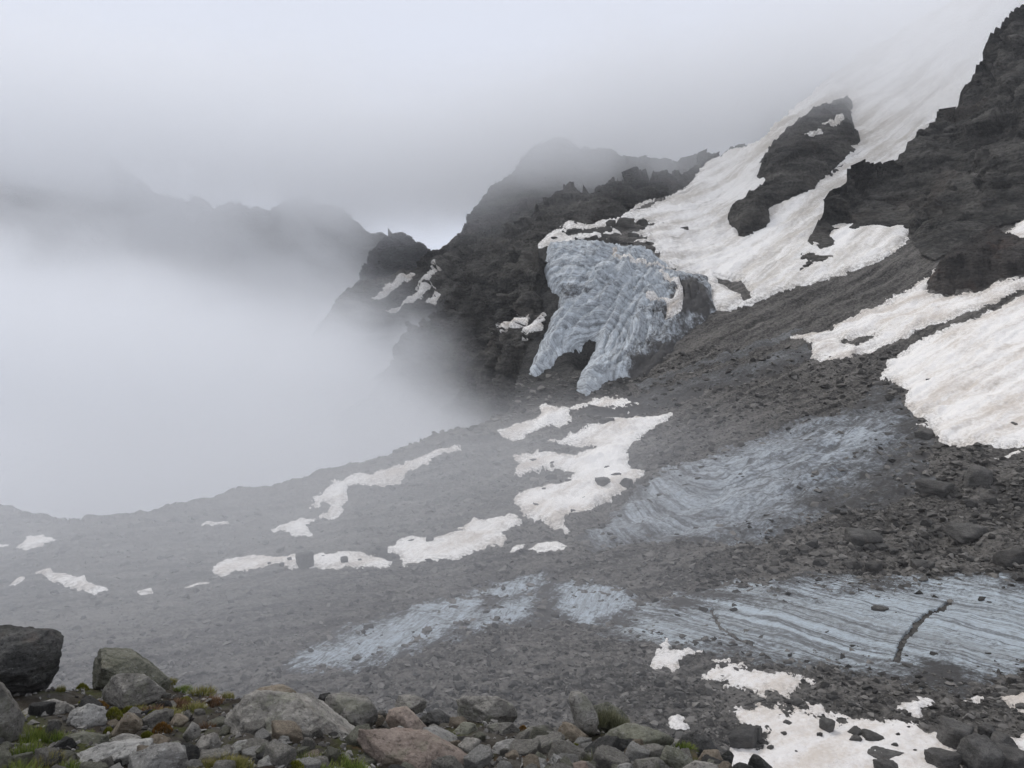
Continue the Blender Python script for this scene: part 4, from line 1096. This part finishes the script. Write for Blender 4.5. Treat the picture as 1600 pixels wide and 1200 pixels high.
HEROES = [
 ([(-60, 985), (0, 977), (20, 980), (65, 988), (75, 985), (88, 1000), (95, 1013), (88, 1050), (75, 1075), (45, 1098), (0, 1100), (-60, 1098)], 5.3, 'dark', 'big dark blocky boulder at the left picture edge', 0.9),
 ([(-40, 1060), (0, 1070), (10, 1085), (22, 1130), (27, 1165), (20, 1176), (0, 1178), (-40, 1184)], 3.9, 'grey', 'tall pale stone cut off by the left picture edge', 0.8),
 ([(113, 1050), (128, 1018), (137, 1013), (150, 1014), (215, 1027), (240, 1043), (265, 1062), (262, 1076), (230, 1080), (170, 1080), (130, 1076)], 5.7, 'green', 'long lichen-covered slab boulder right of the big dark one', 0.8),
 ([(150, 1088), (158, 1070), (178, 1053), (205, 1052), (235, 1061), (266, 1085), (240, 1100), (200, 1102), (165, 1100)], 5.2, 'grey', 'grey ridged boulder in front of the lichen-covered slab', 0.8),
 ([(28, 1116), (45, 1104), (82, 1092), (105, 1100), (109, 1126), (90, 1133), (60, 1131), (48, 1122)], 4.6, 'grey', 'grey stone below the big dark boulder', 0.8),
 ([(104, 1130), (112, 1110), (140, 1099), (166, 1104), (167, 1140), (140, 1147), (115, 1144)], 4.4, 'pale', 'pale rounded stone beside the yellow-green moss', 0.8),
 ([(169, 1150), (180, 1135), (198, 1112), (215, 1125), (222, 1141), (205, 1151), (185, 1153)], 4.1, 'tan', 'pointed triangular stone between two moss cushions', 0.8),
 ([(88, 1167), (100, 1150), (130, 1145), (165, 1150), (168, 1166), (150, 1178), (110, 1182)], 3.9, 'green', 'low greenish stone above the pale bottom boulder', 0.9),
 ([(163, 1158), (190, 1146), (222, 1152), (217, 1165), (170, 1168)], 3.85, 'grey', 'flat grey stone right of the low greenish one', 0.9),
 ([(80, 1210), (110, 1182), (150, 1166), (190, 1160), (222, 1159), (232, 1176), (205, 1205), (160, 1222), (88, 1222)], 3.5, 'pale', 'large pale streaked boulder at the bottom edge', 0.8),
 ([(188, 1220), (198, 1182), (235, 1165), (260, 1161), (289, 1172), (294, 1200), (286, 1222)], 3.35, 'pale', 'pale blocky boulder at the bottom edge beside the streaked one', 0.8),
 ([(218, 1173), (236, 1149), (264, 1161), (257, 1174)], 3.7, 'tan', 'small brown wedge of stone behind the pale blocky boulder', 0.9),
 ([(264, 1131), (275, 1114), (296, 1125), (286, 1136)], 4.3, 'tan', 'small tan pointed stone left of the big whaleback boulder', 0.9),
 ([(283, 1152), (300, 1127), (311, 1134), (314, 1150), (290, 1161)], 4.0, 'grey', 'narrow grey stone below the small tan one', 0.9),
 ([(302, 1167), (315, 1150), (336, 1144), (345, 1165), (341, 1181), (308, 1179)], 3.75, 'grey', 'rounded grey stone touching the whaleback boulder', 0.9),
 ([(338, 1168), (345, 1140), (370, 1096), (381, 1083), (400, 1080), (430, 1082), (462, 1092), (492, 1111), (520, 1130), (560, 1163), (602, 1196), (604, 1222), (540, 1222), (450, 1200), (400, 1180), (360, 1178)], 4.4, 'grey', 'biggest boulder of the bank, a grey whaleback with lichen', 0.75),
 ([(384, 1086), (405, 1075), (435, 1070), (456, 1076), (474, 1090), (462, 1098), (430, 1096), (400, 1092)], 4.95, 'tan', 'brown rock crest behind the whaleback boulder', 0.9),
 ([(353, 1173), (370, 1158), (391, 1159), (397, 1174), (368, 1182)], 3.7, 'pale', 'small pale stone at the foot of the whaleback boulder', 0.9),
 ([(393, 1212), (404, 1189), (420, 1179), (437, 1188), (443, 1212)], 3.3, 'pale', 'rounded pale stone in the grass at the bottom edge', 0.9),
 ([(397, 1175), (412, 1161), (428, 1165), (428, 1178)], 3.55, 'green', 'small greenish stone above the rounded pale one', 0.9),
 ([(498, 1108), (510, 1085), (525, 1090), (545, 1102), (580, 1097), (591, 1112), (587, 1132), (565, 1142), (530, 1130)], 5.2, 'grey', 'speckled grey boulder right of the whaleback', 0.8),
 ([(538, 1106), (545, 1089), (560, 1089), (574, 1098), (562, 1110)], 5.8, 'dark', 'dark stone on the crest behind the speckled boulder', 0.9),
 ([(492, 1102), (500, 1085), (515, 1082), (524, 1096)], 5.9, 'dark', 'dark stone on the crest between whaleback and speckled boulder', 0.9),
 ([(555, 1156), (565, 1140), (600, 1144), (650, 1152), (700, 1165), (738, 1186), (740, 1222), (640, 1222), (600, 1200), (572, 1176)], 3.9, 'pink', 'broad pinkish slab sloping to the bottom edge', 0.9),
 ([(602, 1126), (609, 1108), (630, 1105), (652, 1120), (670, 1139), (660, 1150), (618, 1146)], 5.0, 'pink', 'upper pinkish slab leaning behind the broad one', 0.9),
 ([(610, 1104), (618, 1088), (650, 1090), (670, 1098), (673, 1109), (665, 1115), (640, 1112), (620, 1107)], 5.5, 'grey', 'overhanging flat slab on the crest above the upper pinkish slab', 0.9),
 ([(653, 1124), (672, 1111), (695, 1115), (706, 1125), (719, 1133), (705, 1149), (680, 1145), (666, 1134)], 5.1, 'dark', 'dark split stone right of the upper pinkish slab', 0.8),
 ([(706, 1114), (711, 1092), (725, 1087), (775, 1088), (800, 1100), (813, 1110), (809, 1128), (790, 1136), (740, 1135), (712, 1130)], 5.4, 'grey', 'large pinkish grey block on the crest of the bank', 0.8),
 ([(701, 1151), (720, 1130), (745, 1132), (754, 1151), (746, 1163), (714, 1158)], 4.7, 'green', 'wedge-shaped stone below the large block', 0.8),
 ([(653, 1154), (662, 1137), (690, 1143), (717, 1155), (718, 1174), (690, 1173)], 4.5, 'pale', 'blue-grey angular stone beside the broad pinkish slab', 0.8),
 ([(715, 1163), (730, 1150), (749, 1152), (752, 1182), (738, 1191), (718, 1180)], 4.2, 'grey', 'upright grey stone right of the broad pinkish slab', 0.8),
 ([(749, 1168), (765, 1162), (774, 1186), (766, 1196), (751, 1193)], 4.1, 'grey', 'narrow stone beside the upright grey one', 0.8),
 ([(750, 1148), (760, 1132), (800, 1129), (817, 1142), (801, 1155), (768, 1155)], 4.8, 'grey', 'grey boulder directly below the large block', 0.8),
 ([(763, 1178), (775, 1160), (800, 1154), (826, 1158), (835, 1176), (822, 1195), (795, 1198), (773, 1190)], 4.2, 'pale', 'plump pale boulder with dark gaps under it', 0.8),
 ([(808, 1153), (830, 1135), (858, 1132), (870, 1146), (862, 1166), (833, 1170)], 4.6, 'grey', 'weathered grey stone left of the standing stone', 0.8),
 ([(826, 1192), (840, 1174), (854, 1182), (854, 1204), (834, 1204)], 3.9, 'green', 'small greenish stone near the bottom edge below the weathered one', 0.9),
 ([(854, 1194), (865, 1177), (879, 1185), (880, 1204), (861, 1208)], 3.85, 'pale', 'small pale stone near the bottom edge right of the greenish one', 0.9),
 ([(804, 1222), (814, 1195), (840, 1187), (857, 1200), (853, 1222)], 3.5, 'pale', 'pale stone cut by the bottom edge under the plump boulder', 0.9),
 ([(887, 1092), (890, 1082), (902, 1077), (918, 1082), (926, 1100), (937, 1126), (932, 1150), (915, 1156), (900, 1140), (894, 1115)], 5.2, 'grey', 'pointed standing stone leaning left on the bank crest', 0.7),
 ([(924, 1104), (950, 1096), (965, 1105), (987, 1121), (977, 1140), (940, 1148), (928, 1130)], 5.5, 'green', 'mossy green-grey boulder behind the standing stone', 0.8),
 ([(868, 1144), (880, 1127), (900, 1135), (920, 1151), (905, 1160), (884, 1156)], 4.9, 'tan', 'brownish stone at the foot of the standing stone', 0.8),
 ([(933, 1164), (945, 1145), (980, 1131), (1020, 1139), (1046, 1148), (1060, 1161), (1030, 1176), (990, 1176), (953, 1172)], 4.9, 'green', 'broad low boulder right of the standing stone', 0.8),
 ([(973, 1176), (990, 1155), (1003, 1154), (1012, 1180), (985, 1190)], 4.4, 'tan', 'tan triangular stone in front of the broad low boulder', 0.8),
 ([(926, 1164), (940, 1152), (957, 1160), (947, 1172)], 4.5, 'grey', 'small grey stone left of the tan triangular one', 0.9),
 ([(957, 1170), (965, 1157), (979, 1162), (977, 1175)], 4.55, 'grey', 'small grey stone tucked under the broad low boulder', 0.9),
 ([(1053, 1170), (1065, 1152), (1085, 1144), (1110, 1154), (1122, 1171), (1107, 1186), (1070, 1182)], 5.0, 'dark', 'dark boulder near the right end of the bank', 0.8),
 ([(1123, 1182), (1140, 1171), (1147, 1180), (1143, 1196), (1127, 1194)], 4.9, 'dark', 'last dark stone at the right end of the bank', 0.8),
 ([(1088, 1190), (1100, 1172), (1122, 1171), (1132, 1191), (1111, 1203)], 4.4, 'tan', 'brown stone under the dark boulder at the right end', 0.8),
 ([(1028, 1190), (1040, 1164), (1060, 1169), (1087, 1191), (1071, 1205), (1038, 1204)], 4.1, 'green', 'slanting greenish slab near the right end of the bank', 0.8),
 ([(982, 1212), (995, 1188), (1030, 1184), (1047, 1200), (1043, 1222), (988, 1222)], 3.8, 'grey', 'grey stone at the bottom edge below the tan triangular one', 0.8),
 ([(848, 1179), (860, 1162), (885, 1159), (893, 1180), (871, 1190)], 4.2, 'green', 'greenish slab stone below the brownish one', 0.8),
 ([(1168, 1194), (1175, 1178), (1186, 1180), (1206, 1198), (1218, 1222), (1178, 1218)], 4.6, 'dark', 'dark pointed stone beyond the right end of the bank', 0.8),
 ([(958, 1208), (966, 1196), (985, 1192), (992, 1204), (975, 1214)], 3.6, 'pale', 'white quartz stone at the bottom edge', 0.9),
 ([(611, 1143), (622, 1135), (634, 1138), (630, 1145)], 4.4, 'pale', 'small white stone lying on the pinkish slabs', 0.9),
 ([(1060, 1205), (1085, 1190), (1120, 1196), (1130, 1215), (1070, 1222)], 3.7, 'grey', 'low grey slab at the bottom edge right of centre', 0.9),
 ([(880, 1222), (890, 1196), (915, 1190), (925, 1206), (918, 1222)], 3.6, 'pink', 'reddish stone at the bottom edge beside the pale grass', 0.9),
]
for k, (ol, d, kind, label, dp) in enumerate(HEROES):
    w = max(p[0] for p in ol) - min(p[0] for p in ol)
    hero(ol, d, kind, label, dp, seed=k, sub=6 if w > 140 else 5 if w > 60 else 4, name='boulder' if w > 50 else 'stone')

SHORT = 'big dark boulder|edge stone|lichen slab|ridged boulder|stone under the dark boulder|pale rounded stone|pointed triangular stone|low greenish stone|flat grey stone|streaked pale boulder|pale blocky boulder|brown wedge|tan pointed stone|narrow grey stone|rounded grey stone|whaleback boulder|brown crest|small pale stone|rounded pale stone|little greenish stone|speckled boulder|dark crest stone|left dark crest stone|broad pinkish slab|upper pinkish slab|overhanging slab|dark split stone|large crest block|wedge stone|blue-grey stone|upright grey stone|narrow stone|grey middle boulder|plump pale boulder|weathered grey stone|lower greenish stone|lower pale stone|cut-off pale stone|standing stone|mossy boulder|brownish stone|broad low boulder|tan triangular stone|little grey stone|tucked grey stone|dark right boulder|last dark stone|brown right stone|slanting greenish slab|bottom grey stone|greenish slab stone|dark outer stone|white quartz stone|small white stone|low grey slab|reddish bottom stone'.split('|')
BANK_MARKS = [(sum(p[0] for p in h[0]) / len(h[0]), sum(p[1] for p in h[0]) / len(h[0]), n) for h, n in zip(HEROES, SHORT)]
# smaller stones between them
small = {}
for kind in ('grey', 'pale', 'green', 'tan', 'dark'):
    small[kind] = [fast_mesh('stone', *random_rock(500 + 7 * k + len(kind), 4, 8, 1.0, 0.05, 90.0), FG[kind]) for k in range(4)]
frnd = random.Random(3)
ncov = 0
for k in range(235):
    px = frnd.uniform(-30, 1180)
    top = float(interp(BANK_TOP, px))
    py = top + 8 + frnd.random() ** 0.8 * (1215 - top)
    if py > 1225: continue
    P, D = ground_point(S0, px, py)
    w = frnd.choice((1.0, 1.0, 1.4, 1.9)) * frnd.uniform(10, 28) * (0.7 + 0.5 * (py - 1080) / 120)
    m = D / FOC * w * 0.5
    kind = frnd.choice(['grey', 'grey', 'pale', 'green', 'tan', 'dark'])
    o = link('stone', small[kind][frnd.randrange(4)])
    o.location = (P[0], P[1], P[2] + m * 0.25)
    o.scale = (m * frnd.uniform(0.85, 1.2), m * frnd.uniform(0.7, 1.1), m * frnd.uniform(0.55, 0.85))
    o.rotation_euler = (frnd.uniform(-0.3, 0.3), frnd.uniform(-0.3, 0.3), frnd.uniform(0, 6.28))
    tag(o, near_label({'grey': 'small grey stone', 'pale': 'small pale stone', 'green': 'small greenish stone', 'tan': 'small tan stone', 'dark': 'small dark stone'}[kind], px, py, BANK_MARKS), 'stone', 'small stones of the bank')
S0.cover[:] = -99
Pg, Sg = scatter_on(S0, 5000, lambda X, Y, D: Y < 1300, 2.2, 0.03, 2.2, 71, 0.0)
Pg[:, 2] += 0.004
tag(link('gravel', scatter_mesh('gravel', mat_loose('bank_gravel', (0.06, 0.055, 0.05), (0.26, 0.25, 0.23), 20.0), Pg, Sg, flat=(0.5, 0.9), seed=4)), 'loose gravel between the foreground stones', 'gravel', kind='stuff')

# ------------------------------------------------------------------ plants on the bank
def mat_blade(name, a, b, tip):
    t = NT(name)
    tone = t.attr('tone').outputs['Fac']; ht = t.attr('height').outputs['Fac']
    c = t.mix(tone, a, b)
    c = t.mix(t.rng(ht, 0.45, 1.0, 0.0, 0.8), c, tip)
    return t.surface(c, 0.7, None, 0.25)
G_GREEN = mat_blade('green_grass', (0.050, 0.100, 0.012), (0.14, 0.185, 0.028), (0.23, 0.24, 0.06))
G_YELLOW = mat_blade('yellow_grass', (0.095, 0.105, 0.020), (0.19, 0.175, 0.045), (0.32, 0.27, 0.10))
G_RED = mat_blade('rusty_grass', (0.075, 0.040, 0.020), (0.150, 0.085, 0.040), (0.22, 0.13, 0.07))
G_PALE = mat_blade('pale_grass', (0.095, 0.100, 0.055), (0.180, 0.180, 0.105), (0.26, 0.25, 0.16))
M_MOSS = mat_blade('moss_green', (0.085, 0.095, 0.010), (0.19, 0.19, 0.026), (0.27, 0.26, 0.05))
M_MOSS_O = mat_blade('moss_orange', (0.12, 0.06, 0.015), (0.22, 0.12, 0.03), (0.28, 0.16, 0.05))

def blades(n, seed, spread=1.0, hgt=1.0, width=0.03, lean=0.6, curl=0.5):
    """n curved blades rooted in a unit disc"""
    r = np.random.default_rng(seed)
    a = r.uniform(0, 6.283, n); rad = np.sqrt(r.uniform(0, 1, n)) * spread
    base = np.stack([np.cos(a) * rad, np.sin(a) * rad, np.zeros(n)], -1)
    h = hgt * r.uniform(0.45, 1.0, n) * (1 - 0.45 * (rad / spread) ** 2)
    la = a + r.normal(0, 0.9, n)
    le = lean * r.uniform(0.1, 1.0, n)
    dirx = np.stack([np.cos(la), np.sin(la), np.zeros(n)], -1)
    sidev = np.stack([-np.sin(la + 0.6), np.cos(la + 0.6), np.zeros(n)], -1)
    V, T, Hh = [], [], []
    for k, (tt, ww) in enumerate(((0, 1.0), (0.4, 0.8), (0.75, 0.5))):
        c = base + dirx * (h * le * tt ** (1 + curl))[:, None] + np.array([0, 0, 1.0]) * (h * tt * (1 - 0.25 * le * tt))[:, None]
        for s in (-1, 1):
            V.append(c + sidev * (s * ww * width * 0.5)); Hh.append(np.full(n, tt))
    V.append(base + dirx * (h * le)[:, None] + np.array([0, 0, 1.0]) * (h * (1 - 0.25 * le))[:, None]); Hh.append(np.full(n, 1.0))
    V = np.stack(V, 1).reshape(-1, 3); Hh = np.stack(Hh, 1).reshape(-1)
    tone = np.repeat(r.uniform(0, 1, n), 7)
    t = np.array([(0, 1, 3), (0, 3, 2), (2, 3, 5), (2, 5, 4), (4, 5, 6)])
    F = (t[None] + (np.arange(n) * 7)[:, None, None]).reshape(-1, 3)
    return V, F, tone, Hh
TUFT = {}
def tuft_mesh(mat, kind, v):
    key = (mat.name, kind, v)
    if key not in TUFT:
        if kind == 'grass': V, F, T, H = blades(420, 40 + v, 1.0, 1.0, 0.045, 0.9)
        elif kind == 'moss':
            V, F, T, H = blades(900, 60 + v, 1.0, 0.28, 0.06, 0.8)
            V[:, 2] += 0.45 * np.maximum(0, 1 - (V[:, 0] ** 2 + V[:, 1] ** 2)) - 0.05
        else: V, F, T, H = blades(9, 80 + v, 1.0, 1.0, 0.03, 0.35)
        TUFT[key] = fast_mesh({'grass': 'grass_tuft', 'moss': 'moss_cushion', 'stalk': 'grass_stalks'}[kind], V, F, mat, {'tone': T, 'height': H})
    return TUFT[key]
def plant(px, py, w, h, mat, kind, label, group=None, d=None):
    P, D = ground_point(S0, px, py + h * 0.4)
    if d:
        P = at(np.array(px), np.array(py + h * 0.4), np.array(d)); D = d
    m = D / FOC
    o = link({'grass': 'grass_tuft', 'moss': 'moss_cushion', 'stalk': 'grass_stalk'}[kind], tuft_mesh(mat, kind, frnd.randrange(3)))
    o.location = (P[0], P[1], P[2] - 0.01)
    o.scale = (w * m * 0.5, w * m * 0.5 * frnd.uniform(0.8, 1.1), h * m * (1.0 if kind != 'moss' else 1.9))
    o.rotation_euler = (0, 0, frnd.uniform(0, 6.28))
    return tag(o, label, {'grass': 'grass', 'moss': 'moss', 'stalk': 'grass'}[kind], group)
for px, py, w, h, m_, lb in [(40, 1168, 50, 50, G_GREEN, 'tall green grass tuft right of the edge stone'), (20, 1194, 64, 42, G_GREEN, 'green grass tuft under the edge stone'), (72, 1186, 60, 40, G_YELLOW, 'yellowish grass tuft left of the streaked pale boulder'),
        (52, 1144, 40, 44, G_GREEN, 'dark green grass tuft below the stone under the dark boulder'), (108, 1196, 40, 30, G_GREEN, 'low green grass beside the streaked pale boulder'), (85, 1152, 44, 26, G_GREEN, 'green grass left of the low greenish stone'),
        (40, 1212, 80, 40, G_GREEN, 'broad green grass tuft at the bottom edge in the left corner'), (2, 1208, 56, 40, G_YELLOW, 'yellow-green grass in the lower left corner'), (130, 1150, 40, 18, G_GREEN, 'green grass under the pale rounded stone'),
        (25, 1120, 30, 26, G_YELLOW, 'grass tuft at the foot of the big dark boulder'), (62, 1112, 34, 18, G_YELLOW, 'short grass behind the stone under the dark boulder'), (300, 1110, 40, 16, G_YELLOW, 'short yellow grass left of the whaleback boulder'),
        (260, 1122, 44, 16, G_YELLOW, 'short grass above the tan pointed stone'), (320, 1130, 30, 18, G_RED, 'rusty grass against the left flank of the whaleback boulder'), (330, 1100, 36, 14, G_RED, 'rusty grass behind the left shoulder of the whaleback')]:
    plant(px, py, w, h, m_, 'grass', lb)
for a, lb in zip([(478, 1188, 54, 36, 3.65), (520, 1184, 54, 32, 3.75), (548, 1198, 54, 32, 3.55), (505, 1206, 60, 34, 3.4), (455, 1200, 44, 30, 3.45)], ['middle', 'highest', 'rightmost', 'lowest', 'leftmost']):
    plant(*a[:4], G_GREEN, 'grass', lb + ' bright green grass tuft in front of the whaleback boulder', 'grass under the whaleback', d=a[4])
for a, lb in zip([(345, 1196, 54, 26), (320, 1202, 40, 24), (372, 1204, 44, 24), (300, 1212, 40, 22)], ['below the rounded grey stone', 'right of the pale blocky boulder', 'left of the rounded pale stone', 'at the bottom edge touching the pale blocky boulder']):
    plant(*a, G_YELLOW, 'grass', 'yellow-green grass tuft ' + lb)
plant(315, 1076, 44, 16, G_YELLOW, 'grass', 'yellow grass tuft on the skyline left of the whaleback boulder')
plant(352, 1080, 28, 14, G_YELLOW, 'grass', 'smaller grass tuft touching the whaleback boulder on the skyline')
plant(285, 1074, 34, 12, G_GREEN, 'grass', 'low green grass on the skyline behind the ridged boulder')
plant(262, 1052, 26, 14, G_YELLOW, 'grass', 'grass tuft at the right tip of the lichen-covered slab')
plant(94, 1050, 16, 14, G_YELLOW, 'grass', 'small grass tuft between the dark boulder and the slab')
plant(275, 1104, 46, 18, G_RED, 'grass', 'rusty red grass tuft left of the whaleback boulder')
plant(238, 1110, 54, 18, G_RED, 'grass', 'rusty grass tuft below the ridged boulder')
plant(205, 1104, 44, 14, G_YELLOW, 'grass', 'yellowish grass under the ridged boulder')
plant(420, 1192, 40, 20, G_RED, 'grass', 'reddish grass beside the rounded pale stone', d=3.5)
plant(930, 1190, 50, 38, G_PALE, 'grass', 'pale bushy grass tuft at the bottom edge below the standing stone')
plant(1000, 1172, 30, 18, G_PALE, 'grass', 'thin pale grass beside the tan triangular stone')
plant(1070, 1168, 40, 18, G_GREEN, 'grass', 'dull green grass in front of the dark boulder at right')
plant(866, 1130, 18, 12, G_YELLOW, 'grass', 'small grass tuft left of the standing stone')
plant(740, 1200, 36, 14, G_GREEN, 'grass', 'small green tuft at the bottom edge below the upright grey stone')
plant(715, 1206, 34, 12, G_YELLOW, 'grass', 'yellow tuft at the bottom edge beside the broad pinkish slab')
plant(695, 1120, 22, 14, G_GREEN, 'grass', 'green tuft in the gap left of the large crest block')
for a, lb in zip([(950, 1112, 34, 26, 5.35), (968, 1124, 30, 24, 5.3), (938, 1120, 26, 24, 5.3)], ('highest', 'rightmost', 'leftmost')):
    plant(*a[:4], G_PALE, 'grass', lb + ' grey-green wiry tuft growing over the mossy boulder behind the standing stone', 'wiry tufts behind the standing stone', d=a[4])
for a, lb in zip([(178, 1122, 30, 18), (169, 1144, 20, 14), (228, 1146, 26, 14), (226, 1130, 22, 14)], ['upper left of', 'lower left of', 'lower right of', 'upper right of']):
    plant(*a, M_MOSS, 'moss', 'yellow-green moss cushion ' + lb + ' the pointed triangular stone', 'moss by the pointed stone')
for a, lb in (((200, 1106, 30, 12), 'under the ridged boulder'), ((290, 1096, 30, 12), 'on the bank left of the brown crest'), ((240, 1126, 26, 12), 'right of the pointed triangular stone'), ((330, 1160, 24, 12), 'against the left foot of the whaleback'),
               ((130, 1094, 26, 12), 'between lichen slab and pale rounded stone'), ((460, 1208, 40, 14), 'at the bottom edge under the bright grass'), ((580, 1212, 34, 14), 'at the bottom edge left of the broad pinkish slab')):
    plant(*a, M_MOSS, 'moss', 'yellow-green moss cushion ' + lb)
plant(253, 1140, 34, 16, M_MOSS_O, 'moss', 'brownish orange moss cushion left of the narrow grey stone')
plant(62, 1146, 16, 18, M_MOSS_O, 'moss', 'orange plant cushion in the lower left grass')
plant(817, 1132, 18, 10, M_MOSS_O, 'moss', 'orange moss cushion right of the large crest block')
plant(128, 1068, 22, 12, M_MOSS, 'moss', 'small moss cushion under the lichen-covered slab')
plant(900, 1166, 26, 14, M_MOSS, 'moss', 'moss cushion below the brownish stone')
plant(150, 1096, 40, 14, M_MOSS_O, 'moss', 'rusty moss cushion left of the ridged boulder')
for k, a in enumerate([(296, 1062, 26, 34), (330, 1064, 30, 34), (312, 1066, 30, 26)]):
    plant(*a, G_RED, 'stalk', 'thin dry grass stalks standing on the skyline above the yellow tuft', 'dry stalks on the skyline')
for k, a in enumerate([(1238, 1196, 24, 26), (1260, 1200, 26, 24)]):
    plant(*a, G_RED, 'stalk', 'thin reddish grass stalks in front of the nearest snow patch', 'reddish stalks before the snow')
# ------------------------------------------------------------------ fog and cloud
def box(name, mat, a, b):
    x0, y0, z0 = a; x1, y1, z1 = b
    V = [(x0, y0, z0), (x1, y0, z0), (x1, y1, z0), (x0, y1, z0), (x0, y0, z1), (x1, y0, z1), (x1, y1, z1), (x0, y1, z1)]
    F = [(0, 3, 2, 1), (4, 5, 6, 7), (0, 1, 5, 4), (1, 2, 6, 5), (2, 3, 7, 6), (3, 0, 4, 7)]
    return link(name, fast_mesh(name, V, F, mat))

def fog_valley():
    t = NT('valley_fog')
    p = t.pos()
    x, y, z = t.sep(p)[:]
    n = t.noise(t.mapping(p, (1, 0.7, 1.5)), 0.008, 5, 0.62, 0.6)
    n = t.math('SUBTRACT', n, 0.5)
    zz = t.math('ADD', t.math('ADD', z, t.math('MULTIPLY', n, 190.0)), t.math('MULTIPLY', t.math('ADD', x, 180.0), 0.13))
    a = t.rng(zz, 62.0, -28.0)                                       # thins upward
    b = t.rng(y, 225.0, 330.0)                                       # starts behind the moraine rim
    s = t.math('ADD', t.math('ADD', x, t.math('MULTIPLY', y, 0.06)), t.math('ADD', t.math('MULTIPLY', z, 0.8), t.math('MULTIPLY', n, 90.0)))
    c = t.rng(s, 15.0, -50.0)                                        # thins against the buttress
    d = t.math('MULTIPLY', t.math('MULTIPLY', a, b), c)
    return t.volume(t.math('MULTIPLY', d, 0.022))

def fog_ceiling():
    t = NT('cloud_deck')
    p = t.pos()
    x, y, z = t.sep(p)[:]
    n = t.math('SUBTRACT', t.noise(t.mapping(p, (1, 0.7, 1.4)), 0.0055, 5, 0.6, 0.6), 0.5)
    base = t.math('ADD', t.math('MULTIPLY', y, 0.20), t.math('ADD', t.math('MULTIPLY', t.math('MAXIMUM', x, -70.0), 0.17), t.math('MULTIPLY', t.math('MAXIMUM', t.math('SUBTRACT', -190.0, x), 0.0), 0.16)))
    h = t.math('SUBTRACT', z, base)
    h = t.math('ADD', h, t.math('MULTIPLY', n, 190.0))
    a = t.math('MULTIPLY', t.rng(h, -30.0, 60.0), t.rng(h, 145.0, 65.0))
    b = t.rng(y, 465.0, 575.0)
    return t.volume(t.math('MULTIPLY', t.math('MULTIPLY', a, b), 0.0092))

def fog_far():
    t = NT('far_fog')
    p = t.pos()
    x, y, z = t.sep(p)[:]
    n = t.noise(t.mapping(p, (1, 0.5, 1.6), loc=(3.1, 0, 0)), 0.0050, 4, 0.58, 0.5)
    a = t.rng(n, 0.36, 0.62)
    b = t.math('MULTIPLY', t.rng(y, 800.0, 880.0), t.rng(y, 1240.0, 1150.0))
    c = t.math('MULTIPLY', t.rng(z, 430.0, 300.0), t.rng(x, -150.0, -240.0))
    return t.volume(t.math('MULTIPLY', t.math('MULTIPLY', a, t.math('MULTIPLY', b, c)), 0.0085))

def fog_basin():
    t = NT('basin_mist')
    p = t.pos()
    x, y, z = t.sep(p)[:]
    n = t.math('SUBTRACT', t.noise(p, 0.016, 4, 0.6), 0.5)
    s = t.math('SUBTRACT', x, t.math('MULTIPLY', y, 0.35))
    s = t.math('ADD', s, t.math('MULTIPLY', n, 80.0))
    a = t.rng(s, 18.0, -105.0)
    b = t.rng(y, 35.0, 100.0)
    c = t.rng(z, -2.0, -28.0)
    d = t.math('MULTIPLY', t.math('MULTIPLY', a, b), c)
    return t.volume(t.math('MULTIPLY', d, 0.0070))

tag(box('valley_fog', fog_valley(), (-1100, 215, -175), (60, 1100, 150)), 'thick white fog filling the valley beyond the moraine rim', 'fog', kind='stuff')
tag(box('cloud', fog_ceiling(), (-900, 465, 60), (700, 1150, 620)), 'pale cloud deck hiding the summits', 'cloud', kind='stuff')
tag(box('far_fog', fog_far(), (-1100, 800, -100), (-145, 1240, 430)), 'drifting fog in front of the far ridge', 'fog', kind='stuff')
tag(box('mist', fog_basin(), (-260, 34, -48), (140, 245, 14)), 'thin grey mist over the left half of the rubble basin', 'mist', kind='stuff')
th = NT('thin_haze')
tag(box('haze', th.volume(0.00007, (0.97, 0.98, 1.0)), (-2500, -60, -200), (2500, 2600, 950)), 'thin even haze in the mountain air', 'haze', kind='stuff')
